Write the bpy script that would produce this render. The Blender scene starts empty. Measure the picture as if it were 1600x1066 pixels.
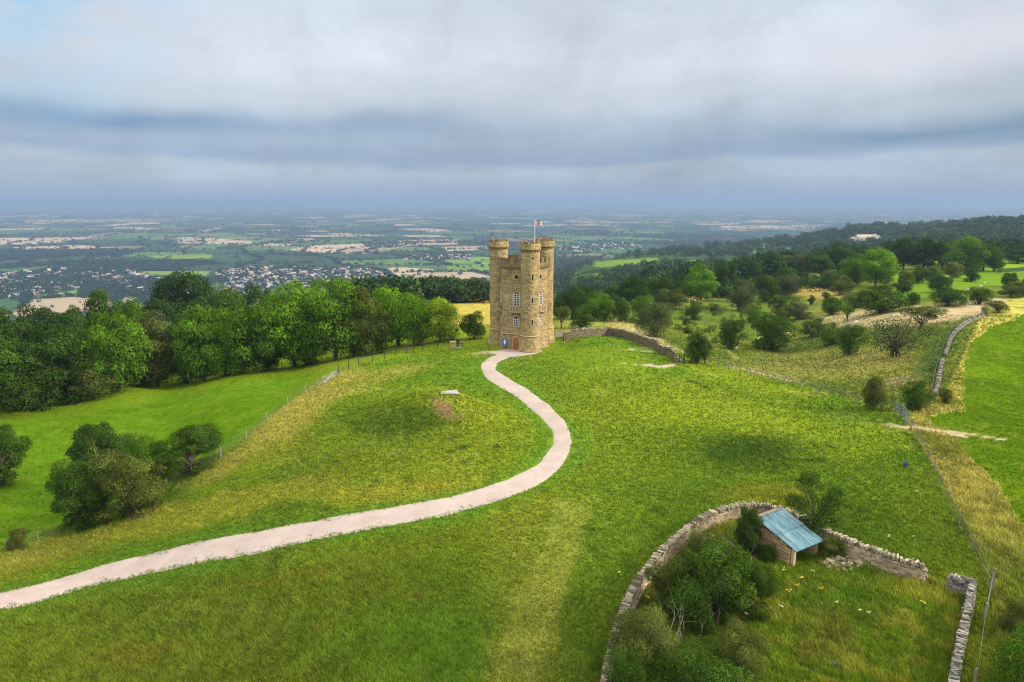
import bpy, bmesh, math, random
import numpy as np
from mathutils import Vector, Matrix
random.seed(7)
RNG = np.random.default_rng(7)
R = math.radians
scene = bpy.context.scene
COL = scene.collection

# ---------------------------------------------------------------- camera
HC, PITCH, FPX = 26.5, R(11.7), 1067.0          # camera height above the tower's foot, downward tilt, focal length in photo pixels
cam_d = bpy.data.cameras.new('camera')
cam_d.sensor_width = 36.0
cam_d.lens = 36.0 * FPX / 1600.0
cam_d.clip_start = 0.5
cam_d.clip_end = 200000
cam = bpy.data.objects.new('camera', cam_d)
COL.objects.link(cam)
cam.location = (0, 0, HC)
cam.rotation_euler = (math.pi/2 - PITCH, 0, 0)
scene.camera = cam

# ---------------------------------------------------------------- colour management
scene.view_settings.view_transform = 'Standard'
scene.view_settings.look = 'None'
scene.view_settings.exposure = 0.0
scene.view_settings.gamma = 1.0

def lin(r, g, b):
    f = lambda c: (c/255/12.92) if c/255 <= 0.04045 else ((c/255+0.055)/1.055)**2.4
    return (f(r), f(g), f(b), 1.0)

class NT:
    """small helper round a node tree"""
    def __init__(s, tree):
        s.t = tree
    def n(s, typ, **kw):
        nd = s.t.nodes.new(typ)
        for k, v in kw.items():
            if k.startswith('_'):
                continue
            setattr(nd, k, v)
        return nd
    def link(s, a, b):
        s.t.links.new(a, b)
    def val(s, sock, v):
        if hasattr(v, 'is_output'):
            s.t.links.new(v, sock)
        else:
            sock.default_value = v
    def math(s, op, a, b=0.0, c=None, clamp=False):
        nd = s.n('ShaderNodeMath', operation=op, use_clamp=clamp)
        s.val(nd.inputs[0], a); s.val(nd.inputs[1], b)
        if c is not None: s.val(nd.inputs[2], c)
        return nd.outputs[0]
    def vmath(s, op, a, b=None):
        nd = s.n('ShaderNodeVectorMath', operation=op)
        s.val(nd.inputs[0], a)
        if b is not None: s.val(nd.inputs[1], b)
        return nd.outputs['Value'] if op in ('DOT_PRODUCT', 'LENGTH', 'DISTANCE') else nd.outputs[0]
    def noise(s, vec, scale, detail=4, rough=0.55, dist=0.0, w=None):
        nd = s.n('ShaderNodeTexNoise')
        nd.inputs['Scale'].default_value = scale
        nd.inputs['Detail'].default_value = detail
        nd.inputs['Roughness'].default_value = rough
        nd.inputs['Distortion'].default_value = dist
        if vec is not None: s.link(vec, nd.inputs['Vector'])
        return nd.outputs[0]
    def ramp(s, fac, stops, interp='LINEAR'):
        nd = s.n('ShaderNodeValToRGB')
        cr = nd.color_ramp; cr.interpolation = interp
        while len(cr.elements) < len(stops): cr.elements.new(0.5)
        for e, (p, c) in zip(cr.elements, stops):
            e.position = p
            e.color = c if len(c) == 4 else (*c, 1)
        s.link(fac, nd.inputs[0])
        return nd.outputs[0]
    def mix(s, fac, a, b, blend='MIX'):
        nd = s.n('ShaderNodeMix', data_type='RGBA', blend_type=blend)
        s.val(nd.inputs[0], fac); s.val(nd.inputs[6], a); s.val(nd.inputs[7], b)
        return nd.outputs[2]

# ---------------------------------------------------------------- world: layered cloud over a Nishita sky
SUN_AZ, SUN_EL = R(100), R(27)      # measured from +Y towards +X
world = bpy.data.worlds.new('World')
scene.world = world
world.use_nodes = True
wt = NT(world.node_tree)
world.node_tree.nodes.clear()
out = wt.n('ShaderNodeOutputWorld'); bg = wt.n('ShaderNodeBackground')
wt.link(bg.outputs[0], out.inputs[0])
sky = wt.n('ShaderNodeTexSky', sky_type='NISHITA', sun_disc=False)
sky.sun_elevation = SUN_EL; sky.sun_rotation = SUN_AZ
tc = wt.n('ShaderNodeTexCoord')
dirv = tc.outputs['Generated']
sep = wt.n('ShaderNodeSeparateXYZ'); wt.link(dirv, sep.inputs[0])
zz = wt.math('MAXIMUM', sep.outputs[2], 0.0)
den = wt.math('ADD', zz, 0.13)
px_ = wt.math('DIVIDE', sep.outputs[0], den); py_ = wt.math('DIVIDE', sep.outputs[1], den)
cmb = wt.n('ShaderNodeCombineXYZ'); wt.link(px_, cmb.inputs[0]); wt.link(py_, cmb.inputs[1])
P = cmb.outputs[0]
n1 = wt.noise(P, 0.33, 5, 0.5, 0.3)
n2 = wt.noise(P, 1.1, 7, 0.55, 0.4)
n3 = wt.noise(dirv, 2.6, 5, 0.5, 0.3)
st = wt.n('ShaderNodeMapping'); wt.link(dirv, st.inputs[0]); st.inputs['Scale'].default_value = (1.3, 1.3, 6)
n4 = wt.noise(st.outputs[0], 1.6, 6, 0.55, 0.5)
zj = wt.math('ADD', zz, wt.math('MULTIPLY', wt.math('SUBTRACT', n1, 0.5), 0.10))
zj = wt.math('ADD', zj, wt.math('MULTIPLY', wt.math('SUBTRACT', n3, 0.5), 0.05))
k = 2.6
cloud = wt.ramp(wt.math('MULTIPLY', zj, k), [
    (0.00, lin(164, 184, 209)), (0.05, lin(173, 190, 212)), (0.110, lin(177, 193, 211)), (0.140, lin(158, 178, 204)),
    (0.20, lin(167, 185, 206)), (0.27, lin(178, 194, 212)), (0.35, lin(196, 208, 222)), (0.47, lin(214, 221, 232)),
    (0.62, lin(208, 218, 232)), (0.80, lin(216, 224, 236)), (1.0, lin(232, 236, 240))])
n5 = wt.noise(dirv, 8.0, 9, 0.66, 0.4)
tex = wt.math('ADD', wt.math('MULTIPLY', n2, 0.30), wt.math('MULTIPLY', n4, 0.42))
tex = wt.math('ADD', tex, wt.math('ADD', wt.math('MULTIPLY', n5, 0.50), wt.math('MULTIPLY_ADD', n3, 0.40, 0.23)))
cloud = wt.mix(1.0, cloud, (1, 1, 1, 1), 'MULTIPLY')
vm = wt.n('ShaderNodeVectorMath', operation='SCALE'); wt.link(cloud, vm.inputs[0]); wt.link(tex, vm.inputs[3])
cloud = vm.outputs[0]
azr = wt.math('DIVIDE', sep.outputs[0], wt.math('MAXIMUM', sep.outputs[1], 0.2))
def bank(a0, wa, z0, wz, amt, c):
    global cloud
    p = wt.math('DIVIDE', wt.math('SUBTRACT', wt.math('ADD', azr, wt.math('MULTIPLY_ADD', n3, .8, -.4)), a0), wa); q = wt.math('DIVIDE', wt.math('SUBTRACT', zj, z0), wz)
    e_ = wt.math('EXPONENT', wt.math('MULTIPLY', wt.math('ADD', wt.math('MULTIPLY', p, p), wt.math('MULTIPLY', q, q)), -1.0))
    cloud = wt.mix(wt.math('MULTIPLY', e_, wt.math('MULTIPLY_ADD', n4, 1.2*amt, .4*amt), clamp=True), cloud, c)
bank(-.58, .42, .100, .020, .85, lin(124, 156, 192)); bank(.72, .34, .072, .018, .9, lin(126, 154, 184)); bank(.05, .5, .060, .014, .5, lin(150, 170, 200))
bank(.62, .25, .175, .030, .8, lin(226, 228, 238)); bank(.75, .25, .115, .022, .6, lin(192, 206, 212)); bank(-.1, .5, .140, .016, .5, lin(206, 216, 222))
# the blue break in the cloud, high on the left
gd = Vector((-0.56, 0.85, 0.262)).normalized()
dp = wt.vmath('DOT_PRODUCT', dirv, tuple(gd))
n5 = wt.noise(dirv, 8.0, 9, 0.66, 0.4)
gap = wt.math('MULTIPLY_ADD', wt.math('SUBTRACT', dp, 0.984), 70.0, 0.0)
gap = wt.math('MULTIPLY', wt.math('MAXIMUM', gap, 0.0), wt.math('MULTIPLY_ADD', wt.math('ADD', wt.math('MULTIPLY', n4, .5), wt.math('MULTIPLY', n5, .5)), 6.5, -2.6))
gap = wt.math('MINIMUM', wt.math('MAXIMUM', gap, 0.0), 0.85)
cloud = wt.mix(gap, cloud, lin(172, 212, 240))
hzf = wt.ramp(zz, [(0.0, (1, 1, 1)), (0.006, (.9, .9, .9)), (0.034, (0, 0, 0))])
cloud = wt.mix(hzf, cloud, lin(157, 178, 206))
# an overcast sky is brightest overhead
zen = wt.ramp(zz, [(0.0, (1, 1, 1)), (0.27, (1, 1, 1)), (0.5, (2.1, 2.05, 1.95)), (1.0, (2.9, 2.8, 2.6))])
cloud = wt.mix(1.0, cloud, zen, 'MULTIPLY')
sc10 = wt.n('ShaderNodeVectorMath', operation='SCALE'); wt.link(cloud, sc10.inputs[0]); sc10.inputs[3].default_value = 10.0
final = wt.mix(0.94, sky.outputs[0], sc10.outputs[0])
wt.link(final, bg.inputs[0]); bg.inputs[1].default_value = 0.1

# ---------------------------------------------------------------- sun
sd = bpy.data.lights.new('sun', 'SUN'); sd.energy = 5.0; sd.angle = R(5); sd.color = (1.0, 0.90, 0.74)
so = bpy.data.objects.new('sun', sd); COL.objects.link(so)
sv = Vector((math.sin(SUN_AZ)*math.cos(SUN_EL), math.cos(SUN_AZ)*math.cos(SUN_EL), math.sin(SUN_EL)))
so.rotation_euler = sv.to_track_quat('Z', 'Y').to_euler()
so.location = sv*500

scene.cycles.max_bounces = 6
scene.cycles.transparent_max_bounces = 8
scene.cycles.volume_bounces = 1
scene.cycles.use_denoising = True
scene.cycles.denoiser = 'OPENIMAGEDENOISE'
scene.cycles.denoising_input_passes = 'RGB_ALBEDO_NORMAL'
scene.cycles.denoising_prefilter = 'NONE'
scene.render.filter_size = 1.1 if hasattr(scene.render, 'filter_size') else 1.5
scene.cycles.filter_width = 1.1

# ================================================================ helpers
def tag(o, label=None, cat=None, group=None, kind=None):
    if label: o['label'] = label
    if cat: o['category'] = cat
    if group: o['group'] = group
    if kind: o['kind'] = kind
    return o

def empty(name, loc=(0, 0, 0), rz=0):
    o = bpy.data.objects.new(name, None); COL.objects.link(o)
    o.location = loc; o.rotation_euler = (0, 0, rz); o.empty_display_size = 0.3
    return o

def mesh_np(name, verts, faces, mats, parent=None, smooth=False, matidx=None, attrs=None, link=True):
    """faces: (N,k) array, k = 3 or 4"""
    me = bpy.data.meshes.new(name)
    verts = np.asarray(verts, dtype=np.float32); faces = np.asarray(faces, dtype=np.int32)
    k_ = faces.shape[1]
    me.vertices.add(len(verts)); me.vertices.foreach_set('co', verts.ravel())
    me.loops.add(faces.size); me.loops.foreach_set('vertex_index', faces.ravel())
    me.polygons.add(len(faces)); me.polygons.foreach_set('loop_start', np.arange(0, faces.size, k_, dtype=np.int32))
    me.polygons.foreach_set('loop_total', np.full(len(faces), k_, dtype=np.int32))
    for m in (mats if isinstance(mats, (list, tuple)) else [mats]): me.materials.append(m)
    if matidx is not None: me.polygons.foreach_set('material_index', np.asarray(matidx, dtype=np.int32))
    me.polygons.foreach_set('use_smooth', np.full(len(faces), smooth))
    me.update(calc_edges=True)
    for an, (typ, arr) in (attrs or {}).items():
        dom = 'POINT'
        at = me.attributes.new(an, typ, dom)
        at.data.foreach_set('color' if typ == 'FLOAT_COLOR' else 'vector' if typ == 'FLOAT_VECTOR' else 'value', np.asarray(arr, dtype=np.float32).ravel())
    if not link: return me
    o = bpy.data.objects.new(name, me); COL.objects.link(o)
    if parent: o.parent = parent
    return o

class MB:
    """collects polygons, then links them as one mesh object"""
    def __init__(s): s.v = []; s.f = []; s.m = []; s.uv = []
    def face(s, pts, m=0, uv=None):
        b = len(s.v); s.v += [tuple(p) for p in pts]; s.f.append(tuple(range(b, b+len(pts)))); s.m.append(m)
        s.uv.append(uv or [(0, 0)]*len(pts))
    def box(s, c, d, rz=0.0, m=0, jit=0.0, M=None):
        cx, cy, cz = c; hx, hy, hz = d[0]/2, d[1]/2, d[2]/2
        cs, sn = math.cos(rz), math.sin(rz); P8 = []
        for z in (-hz, hz):
            for x, y in ((-hx, -hy), (hx, -hy), (hx, hy), (-hx, hy)):
                x += random.uniform(-jit, jit); y += random.uniform(-jit, jit); z2 = z + random.uniform(-jit, jit)
                p = Vector((cx + x*cs - y*sn, cy + x*sn + y*cs, cz + z2))
                P8.append(M @ p if M else p)
        b = len(s.v); s.v += [tuple(p) for p in P8]
        for q in ((0, 3, 2, 1), (4, 5, 6, 7), (0, 1, 5, 4), (1, 2, 6, 5), (2, 3, 7, 6), (3, 0, 4, 7)):
            s.f.append(tuple(b+i for i in q)); s.m.append(m); s.uv.append([(0, 0)]*4)
    def tube(s, pts, rad, n=6, m=0, cap=True):
        pts = [Vector(p) for p in pts]
        if not isinstance(rad, (list, tuple)): rad = [rad]*len(pts)
        b = len(s.v)
        for i, p in enumerate(pts):
            t = (pts[min(i+1, len(pts)-1)] - pts[max(i-1, 0)]).normalized()
            a = t.cross(Vector((0, 0, 1)))
            if a.length < 0.05: a = t.cross(Vector((1, 0, 0)))
            a.normalize(); c = t.cross(a)
            for j in range(n):
                th = 2*math.pi*j/n
                s.v.append(tuple(p + (a*math.cos(th) + c*math.sin(th))*rad[i]))
        for i in range(len(pts)-1):
            for j in range(n):
                j2 = (j+1) % n
                s.f.append((b+i*n+j, b+i*n+j2, b+(i+1)*n+j2, b+(i+1)*n+j)); s.m.append(m); s.uv.append([(0, 0)]*4)
        if cap:
            s.f.append(tuple(b+j for j in range(n))); s.m.append(m); s.uv.append([(0, 0)]*n)
            s.f.append(tuple(b+(len(pts)-1)*n+j for j in reversed(range(n)))); s.m.append(m); s.uv.append([(0, 0)]*n)
    def lathe(s, c, prof, n=28, m=0, a0=0.0, a1=2*math.pi):
        """prof: [(r, z)] from bottom to top; writes metric uv"""
        full = abs(a1-a0-2*math.pi) < 1e-6
        for i in range(len(prof)-1):
            (r0, z0), (r1, z1) = prof[i], prof[i+1]
            for j in range(n):
                t0 = a0+(a1-a0)*j/n; t1 = a0+(a1-a0)*(j+1)/n
                pt = lambda r, t, z: (c[0]+r*math.cos(t), c[1]+r*math.sin(t), c[2]+z)
                rr = max(r0, r1)
                s.face([pt(r0, t0, z0), pt(r0, t1, z0), pt(r1, t1, z1), pt(r1, t0, z1)], m,
                       [(t0*rr, z0+i*.31), (t1*rr, z0+i*.31), (t1*rr, z1+i*.31), (t0*rr, z1+i*.31)])
    def build(s, name, mats, parent=None, smooth=False, loc=None, merge=False, link=True):
        me = bpy.data.meshes.new(name)
        me.from_pydata(s.v, [], s.f)
        for m in (mats if isinstance(mats, (list, tuple)) else [mats]): me.materials.append(m)
        me.polygons.foreach_set('material_index', s.m)
        uvl = me.uv_layers.new(name='UVMap')
        uvl.data.foreach_set('uv', [c for f in s.uv for p in f for c in p])
        if smooth: me.polygons.foreach_set('use_smooth', [True]*len(me.polygons))
        if merge:
            bm = bmesh.new(); bm.from_mesh(me); bmesh.ops.remove_doubles(bm, verts=bm.verts, dist=0.0005); bm.to_mesh(me); bm.free()
        me.update()
        if not link: return me
        o = bpy.data.objects.new(name, me); COL.objects.link(o)
        if parent: o.parent = parent
        if loc: o.location = loc
        return o

# ---- numpy value noise
def _hash(ix, iy, seed):
    h = (ix.astype(np.int64)*374761393 + iy.astype(np.int64)*668265263 + seed*1442695041) & 0xffffffff
    h = ((h ^ (h >> 13))*1274126177) & 0xffffffff
    h = (h ^ (h >> 16)) & 0xffffff
    return h/float(0xffffff)
def vn(x, y, scale, seed=0):
    x = np.asarray(x, float)/scale; y = np.asarray(y, float)/scale
    ix = np.floor(x); iy = np.floor(y); fx = x-ix; fy = y-iy
    fx = fx*fx*(3-2*fx); fy = fy*fy*(3-2*fy)
    return (_hash(ix, iy, seed)*(1-fx)+_hash(ix+1, iy, seed)*fx)*(1-fy) + (_hash(ix, iy+1, seed)*(1-fx)+_hash(ix+1, iy+1, seed)*fx)*fy
def fbm(x, y, scale, seed=0, oct=4):
    t = 0; a = 1; s_ = 0
    for o in range(oct):
        t = t + a*vn(x, y, scale/2**o, seed+o*17); s_ += a; a *= 0.55
    return t/s_
def sstep(e0, e1, x):
    t = np.clip((x-e0)/(e1-e0), 0, 1); return t*t*(3-2*t)

# ---------------------------------------------------------------- projection between the photograph's view and the land
CP, SP = math.cos(PITCH), math.sin(PITCH)
def slope(v): return (SP - CP*(533.0-v)/FPX)/(CP + SP*(533.0-v)/FPX)
def aof(u, v): return (u-800.0)/FPX/(CP + SP*(533.0-v)/FPX)
def proj(x, y, z):
    dz = z-HC
    d = y*CP - dz*SP; up = y*SP + dz*CP
    d = np.maximum(d, 0.1)
    return 800+FPX*x/d, 533-FPX*up/d

# ================================================================ the land
cps = []
def Pz(u, v, z): Y = (HC-z)/slope(v); cps.append((aof(u, v), Y, z))
def Cy(u, v, Y): cps.append((aof(u, v), Y, HC-Y*slope(v)))
def Az(u, Y, z): cps.append(((u-800)/FPX, Y, z))
for u, v, z in [(-500, 1066, -4), (0, 1066, -2.0), (400, 1066, -.8), (800, 1066, -.3), (1200, 1066, .6), (1600, 1066, 1.2), (2100, 1066, 1.5),
                (0, 940, -2.2), (400, 850, -.5), (800, 850, .2), (1240, 885, .9), (1500, 900, 1.3), (600, 700, 1.0), (800, 700, .8),
                (1000, 700, .8), (1200, 720, 1.2), (1400, 662, 1.6), (1600, 720, 1.2), (1900, 700, 1), (1200, 610, 1.0), (1060, 565, -.2),
                (812, 551, 0), (760, 556, 0), (860, 548, 0), (720, 545, -.3), (600, 575, .1), (520, 588, -.2), (400, 660, 0), (345, 712, -.6),
                (200, 808, -3.2), (0, 870, -4.0), (-500, 870, -9),
                (100, 730, -6.5), (0, 700, -7.2), (250, 660, -6.2), (-300, 700, -10), (450, 610, -3.6),
                (0, 640, -5.5), (200, 607, -5.2), (400, 577, -4.2), (600, 540, -3.2), (720, 526, -2.2), (-400, 700, -12)]:
    Pz(u, v, z)
for u, v, Y in [(900, 529, 127), (960, 534, 124), (1000, 548, 119), (950, 521, 141), (860, 520, 135), (1020, 533, 134),
                (1200, 560, 134), (1250, 530, 160), (1400, 540, 126), (1300, 560, 127), (1150, 500, 205), (1000, 500, 190), (880, 505, 190),
                (1400, 500, 150), (1500, 480, 165), (1600, 490, 150), (1600, 560, 118), (1900, 500, 150), (1600, 470, 185), (1200, 470, 270),
                (1375, 485, 185), (1350, 450, 260), (1095, 468, 268), (930, 490, 235), (1000, 470, 285), (1550, 450, 240), (1600, 440, 290),
                (1500, 430, 300), (1450, 418, 370), (1600, 410, 420), (1600, 400, 520), (1900, 400, 520),
                (745, 500, 225), (720, 466, 330), (640, 475, 330), (640, 470, 420), (560, 470, 330)]:
    Cy(u, v, Y)
for u, v, Y in [(905, 445, 900), (950, 432, 980), (960, 408, 1250), (1100, 405, 1350), (1100, 430, 750), (1000, 400, 1600), (900, 424, 1500),
                (1230, 395, 1400), (1200, 378, 2100), (1350, 385, 1300), (1350, 353, 1900), (1600, 380, 900), (1600, 342, 1700),
                (1450, 360, 1700), (1450, 395, 700), (2100, 380, 900), (2100, 335, 1700), (1250, 415, 620), (1040, 388, 2000)]:
    Cy(u, v, Y)
for u in (-600, 0, 200, 420):
    Az(u, 150, -14 if u < 300 else -9); Az(u, 260, -38); Az(u, 450, -85); Az(u, 800, -165); Az(u, 1300, -222); Az(u, 1700, -230)
for u, Y, z in [(600, 700, -110), (600, 1200, -210), (600, 1600, -230), (760, 600, -85), (760, 1200, -190), (760, 1800, -229), (300, 200, -16),
                (860, 600, -70), (860, 2100, -200), (900, 3000, -228), (1040, 3200, -225), (1200, 3800, -225), (1400, 3600, -200), (1700, 3600, -190),
                (1400, 5500, -228), (1700, 5500, -228), (2400, 6500, -228), (2400, 3000, -60)]:
    Az(u, Y, z)
for u in (-1200, -600, 0, 400, 800, 1200, 1600, 2200, 2800):
    for Y in (9000, 16000, 30000, 60000): Az(u, Y, -230)
for u in (-600, 0, 400, 800): Az(u, 4500, -230)
for u in (-700, 0, 800, 1600, 2300): Az(u, 24, {-700: -5, 0: -1.5, 800: -.2, 1600: 1.2, 2300: 1.6}[u])
cps = np.array(cps)
Q = lambda a, Y: np.stack([np.asarray(a)*3.0, np.log(Y)], -1)
def phi(d2): return 0.5*d2*np.log(np.maximum(d2, 1e-12))
qc = Q(cps[:, 0], cps[:, 1]); nC = len(qc)
zf = lambda z: z
d2 = ((qc[:, None]-qc[None])**2).sum(-1)
K = phi(d2) + np.eye(nC)*0.02
A = np.zeros((nC+3, nC+3)); A[:nC, :nC] = K; A[:nC, nC] = 1; A[:nC, nC+1:] = qc; A[nC, :nC] = 1; A[nC+1:, :nC] = qc.T
# heights are compressed so that near undulations and the far drop share one spline
comp = lambda z: np.sign(z)*np.log1p(np.abs(z)/6.0)
unc = lambda w: np.sign(w)*6.0*np.expm1(np.minimum(np.abs(w), 4.5))
wts = np.linalg.solve(A, np.concatenate([comp(cps[:, 2]), [0, 0, 0]]))
def rbf(a, Y):
    a = np.asarray(a, float).ravel(); Y = np.asarray(Y, float).ravel(); o = np.empty(len(a))
    for i in range(0, len(a), 40000):
        q = Q(a[i:i+40000], Y[i:i+40000])
        dd = ((q[:, None]-qc[None])**2).sum(-1)
        o[i:i+40000] = phi(dd)@wts[:nC] + wts[nC] + q@wts[nC+1:]
    return unc(o)

AA = np.concatenate([np.linspace(-2.4, -1.0, 22)[:-1], np.linspace(-1.0, 1.0, 760), np.linspace(1.0, 2.4, 22)[1:]])
YY = np.concatenate([np.linspace(-70, 22, 10)[:-1], np.exp(np.linspace(math.log(22), math.log(70000), 900))])
YN = 9                                                   # first log row
Acol, Yrow = np.meshgrid(AA, YY)
Ye = np.maximum(Yrow, 22.0)
XG = Acol*Ye; YG = Yrow
ac = np.linspace(-2.4, 2.4, 240); lyc = np.linspace(math.log(22), math.log(70000), 300)
Ac2, Lc2 = np.meshgrid(ac, lyc)
Zc = rbf(Ac2, np.exp(Lc2)).reshape(Ac2.shape)
def bicubic(Z, fi, fj):
    """Catmull-Rom sampling of Z at fractional row fi, column fj"""
    i = np.clip(np.floor(fi).astype(int), 1, Z.shape[0]-3); j = np.clip(np.floor(fj).astype(int), 1, Z.shape[1]-3)
    ti = np.clip(fi-i, -1, 2); tj = np.clip(fj-j, -1, 2)
    def wv(t): return (-.5*t+t*t-.5*t**3, 1-2.5*t*t+1.5*t**3, .5*t+2*t*t-1.5*t**3, -.5*t*t+.5*t**3)
    wi, wj = wv(ti), wv(tj); r = 0
    for p in range(4):
        for q in range(4): r = r + wi[p]*wj[q]*Z[i+p-1, j+q-1]
    return r
ZG = bicubic(Zc, (np.log(Ye)-lyc[0])/(lyc[1]-lyc[0]), (Acol-ac[0])/(ac[1]-ac[0]))
ZG = np.maximum(ZG, -230.0)
far = sstep(7000, 10000, Ye); ZG = ZG*(1-far) - 230*far
near = 1-sstep(300, 800, Ye)
ZG += near*((fbm(XG, YG, 14, 3, 3)-.5)*0.7 + (fbm(XG, YG, 3.0, 9, 2)-.5)*0.16)
ZG += sstep(300, 800, Ye)*(1-sstep(2500, 5000, Ye))*(ZG > -226)*(fbm(XG, YG, 220, 5, 3)-.5)*14

def _frac(arr, v):
    return np.interp(v, arr, np.arange(len(arr)))
def Hm(x, y):
    x = np.asarray(x, float); y = np.asarray(y, float)
    fi = _frac(YY, y); fj = _frac(AA, x/np.maximum(y, 22.0))
    i = np.clip(fi.astype(int), 0, len(YY)-2); j = np.clip(fj.astype(int), 0, len(AA)-2); ti = fi-i; tj = fj-j
    return (ZG[i, j]*(1-tj)+ZG[i, j+1]*tj)*(1-ti) + (ZG[i+1, j]*(1-tj)+ZG[i+1, j+1]*tj)*ti
def hits(u, v, stride=3, ymin=22):
    u = np.atleast_1d(np.asarray(u, float)); v = np.atleast_1d(np.asarray(v, float))
    rows = np.arange(YN, len(YY), stride); rows = rows[YY[rows] >= ymin]; Yv = YY[rows]
    X = np.empty(len(u)); Yo = np.empty(len(u))
    for c in range(0, len(u), 20000):
        uu, vv = u[c:c+20000], v[c:c+20000]
        a = aof(uu, vv); s_ = slope(vv)
        fj = _frac(AA, a); j = np.clip(fj.astype(int), 0, len(AA)-2); tj = fj-j
        zt = ZG[rows][:, j]*(1-tj) + ZG[rows][:, j+1]*tj
        diff = (HC - Yv[:, None]*s_[None]) - zt
        below = diff < 0
        below[-1] = True
        k0 = below.argmax(0); k0 = np.maximum(k0, 1)
        ar = np.arange(len(uu)); d0 = diff[k0-1, ar]; d1 = diff[k0, ar]
        t = np.clip(d0/np.where(np.abs(d0-d1) < 1e-9, 1, d0-d1), 0, 1)
        Yh = Yv[k0-1] + t*(Yv[k0]-Yv[k0-1])
        X[c:c+20000] = a*Yh; Yo[c:c+20000] = Yh
    return X, Yo, Hm(X, Yo)
def hit(u, v, ymin=22):
    x, y, z = hits([u], [v], 1, ymin); return Vector((float(x[0]), float(y[0]), float(z[0])))

# the old quarry mound on the hilltop, and a level pad under the tower
TWX, TWY = 2.28, 124.4
def bump(cx, cy, rx, ry, h, rot=0):
    global ZG
    c, s_ = math.cos(rot), math.sin(rot); dx = XG-cx; dy = YG-cy
    X = (dx*c+dy*s_)/rx; Y = (-dx*s_+dy*c)/ry
    ZG = ZG + h*np.exp(-(X*X+Y*Y)**1.5)
m0 = hit(705, 643)
bump(m0.x, m0.y, 5.5, 4.5, 1.5); bump(m0.x-5.5, m0.y, 7, 3.8, 1.5); bump(m0.x-7, m0.y-8, 8, 4, -0.9); bump(m0.x-11, m0.y-2, 4, 4, -.5)
b1 = hit(1170, 712); bump(b1.x, b1.y, 9, 5, -0.7)
b2 = hit(870, 735); bump(b2.x+4, b2.y, 12, 8, -0.6)
dT = np.hypot(XG-TWX, YG-TWY); wT = 1-sstep(7.5, 13, dT); ZG = ZG*(1-wT)
for cu, cv in ((1020, 548), (1000, 556), (1045, 562), (970, 540)):
    q_ = hit(cu, cv); bump(q_.x, q_.y, 3.5, 2.0, 0.45)

# ---- polylines on the ground
def poly_world(pts): return [hit(u, v) for u, v in pts]
def smooth_line(pts, step=0.6):
    P_ = [Vector(p) for p in pts]; P_ = [P_[0]*2-P_[1]] + P_ + [P_[-1]*2-P_[-2]]; o = []
    for i in range(1, len(P_)-2):
        p0, p1, p2, p3 = P_[i-1:i+3]; n = max(2, int((p2-p1).length/step))
        for j in range(n):
            t = j/n
            o.append(0.5*((2*p1)+(p2-p0)*t+(2*p0-5*p1+4*p2-p3)*t*t+(-p0+3*p1-3*p2+p3)*t**3))
    o.append(P_[-2]); return o
def dist_line(x, y, pts):
    d = np.full(np.shape(x), 1e9)
    for p, q in zip(pts[:-1], pts[1:]):
        vx, vy = q.x-p.x, q.y-p.y; L = vx*vx+vy*vy+1e-9
        t = np.clip(((x-p.x)*vx+(y-p.y)*vy)/L, 0, 1)
        d = np.minimum(d, np.hypot(x-p.x-t*vx, y-p.y-t*vy))
    return d
PATH_PX = [(-120, 968, 26), (0, 939, 27), (140, 902, 23), (250, 877, 20), (420, 843, 18), (560, 815, 17), (680, 794, 16), (760, 774, 15), (820, 752, 15), (858, 727, 15),
           (876, 700, 15), (876, 675, 14), (860, 652, 13), (836, 630, 12), (806, 608, 12), (778, 592, 11), (764, 578, 10.5), (766, 567, 10.5), (782, 558, 11), (800, 553, 12)]
path_c = [hit(u, v) for u, v, w in PATH_PX]
path_s = smooth_line(path_c, 0.8)
def pip(x, y, poly):
    """points in polygon (vectorised), poly in the same space"""
    ins = np.zeros(np.shape(x), bool); n = len(poly)
    for i in range(n):
        x0, y0 = poly[i]; x1, y1 = poly[(i+1) % n]
        if y0 == y1: continue
        c = ((y0 > y) != (y1 > y)) & (x < (x1-x0)*(y-y0)/(y1-y0)+x0); ins ^= c
    return ins

TRACKS = [  # worn vehicle tracks: (points, half-width, colour, strength)
    ([(1170, 572), (1200, 565), (1230, 545), (1262, 515), (1290, 495)], 0.5, (.10, .09, .035), .7),
    ([(1300, 600), (1380, 597), (1425, 590), (1445, 560), (1460, 530), (1490, 505), (1540, 488)], 0.55, (.06, .085, .02), .8),
    ([(1310, 606), (1385, 602), (1433, 592), (1455, 560), (1471, 532), (1500, 507)], 0.45, (.06, .085, .02), .8),
    ([(1270, 640), (1330, 655), (1390, 664)], 0.35, (.14, .12, .04), .6),
    ([(1100, 675), (1200, 680), (1270, 690)], 0.3, (.15, .14, .03), .4),
    ([(795, 1090), (815, 1020), (850, 930), (880, 850), (890, 790)], 1.6, (.20, .21, .035), .55),
    ([(930, 775), (900, 840), (868, 930), (850, 1000)], .5, (.20, .21, .03), .35),
    ([(1150, 560), (1130, 540), (1110, 530)], .5, (.28, .25, .06), .5),
]
DIRT = [([(1388, 664), (1412, 668), (1432, 668), (1480, 676), (1500, 680)], 0.75, (.42, .33, .20), .9),
        ([(1480, 673), (1520, 679), (1568, 687)], 0.4, (.42, .35, .20), .8),
        ([(1012, 571), (1030, 573), (1050, 571)], 0.9, (.42, .34, .24), .95),
        ([(985, 546), (1005, 548), (1018, 549)], 0.45, (.40, .38, .22), .8),
        ([(965, 566), (1000, 571), (1020, 569)], 0.22, (.36, .32, .2), .6),
        ([(1050, 556), (1062, 561)], 0.6, (.40, .33, .24), .8),
        ([(792, 551), (745, 553), (762, 549)], 0.7, (.36, .28, .2), .6)]

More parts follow.
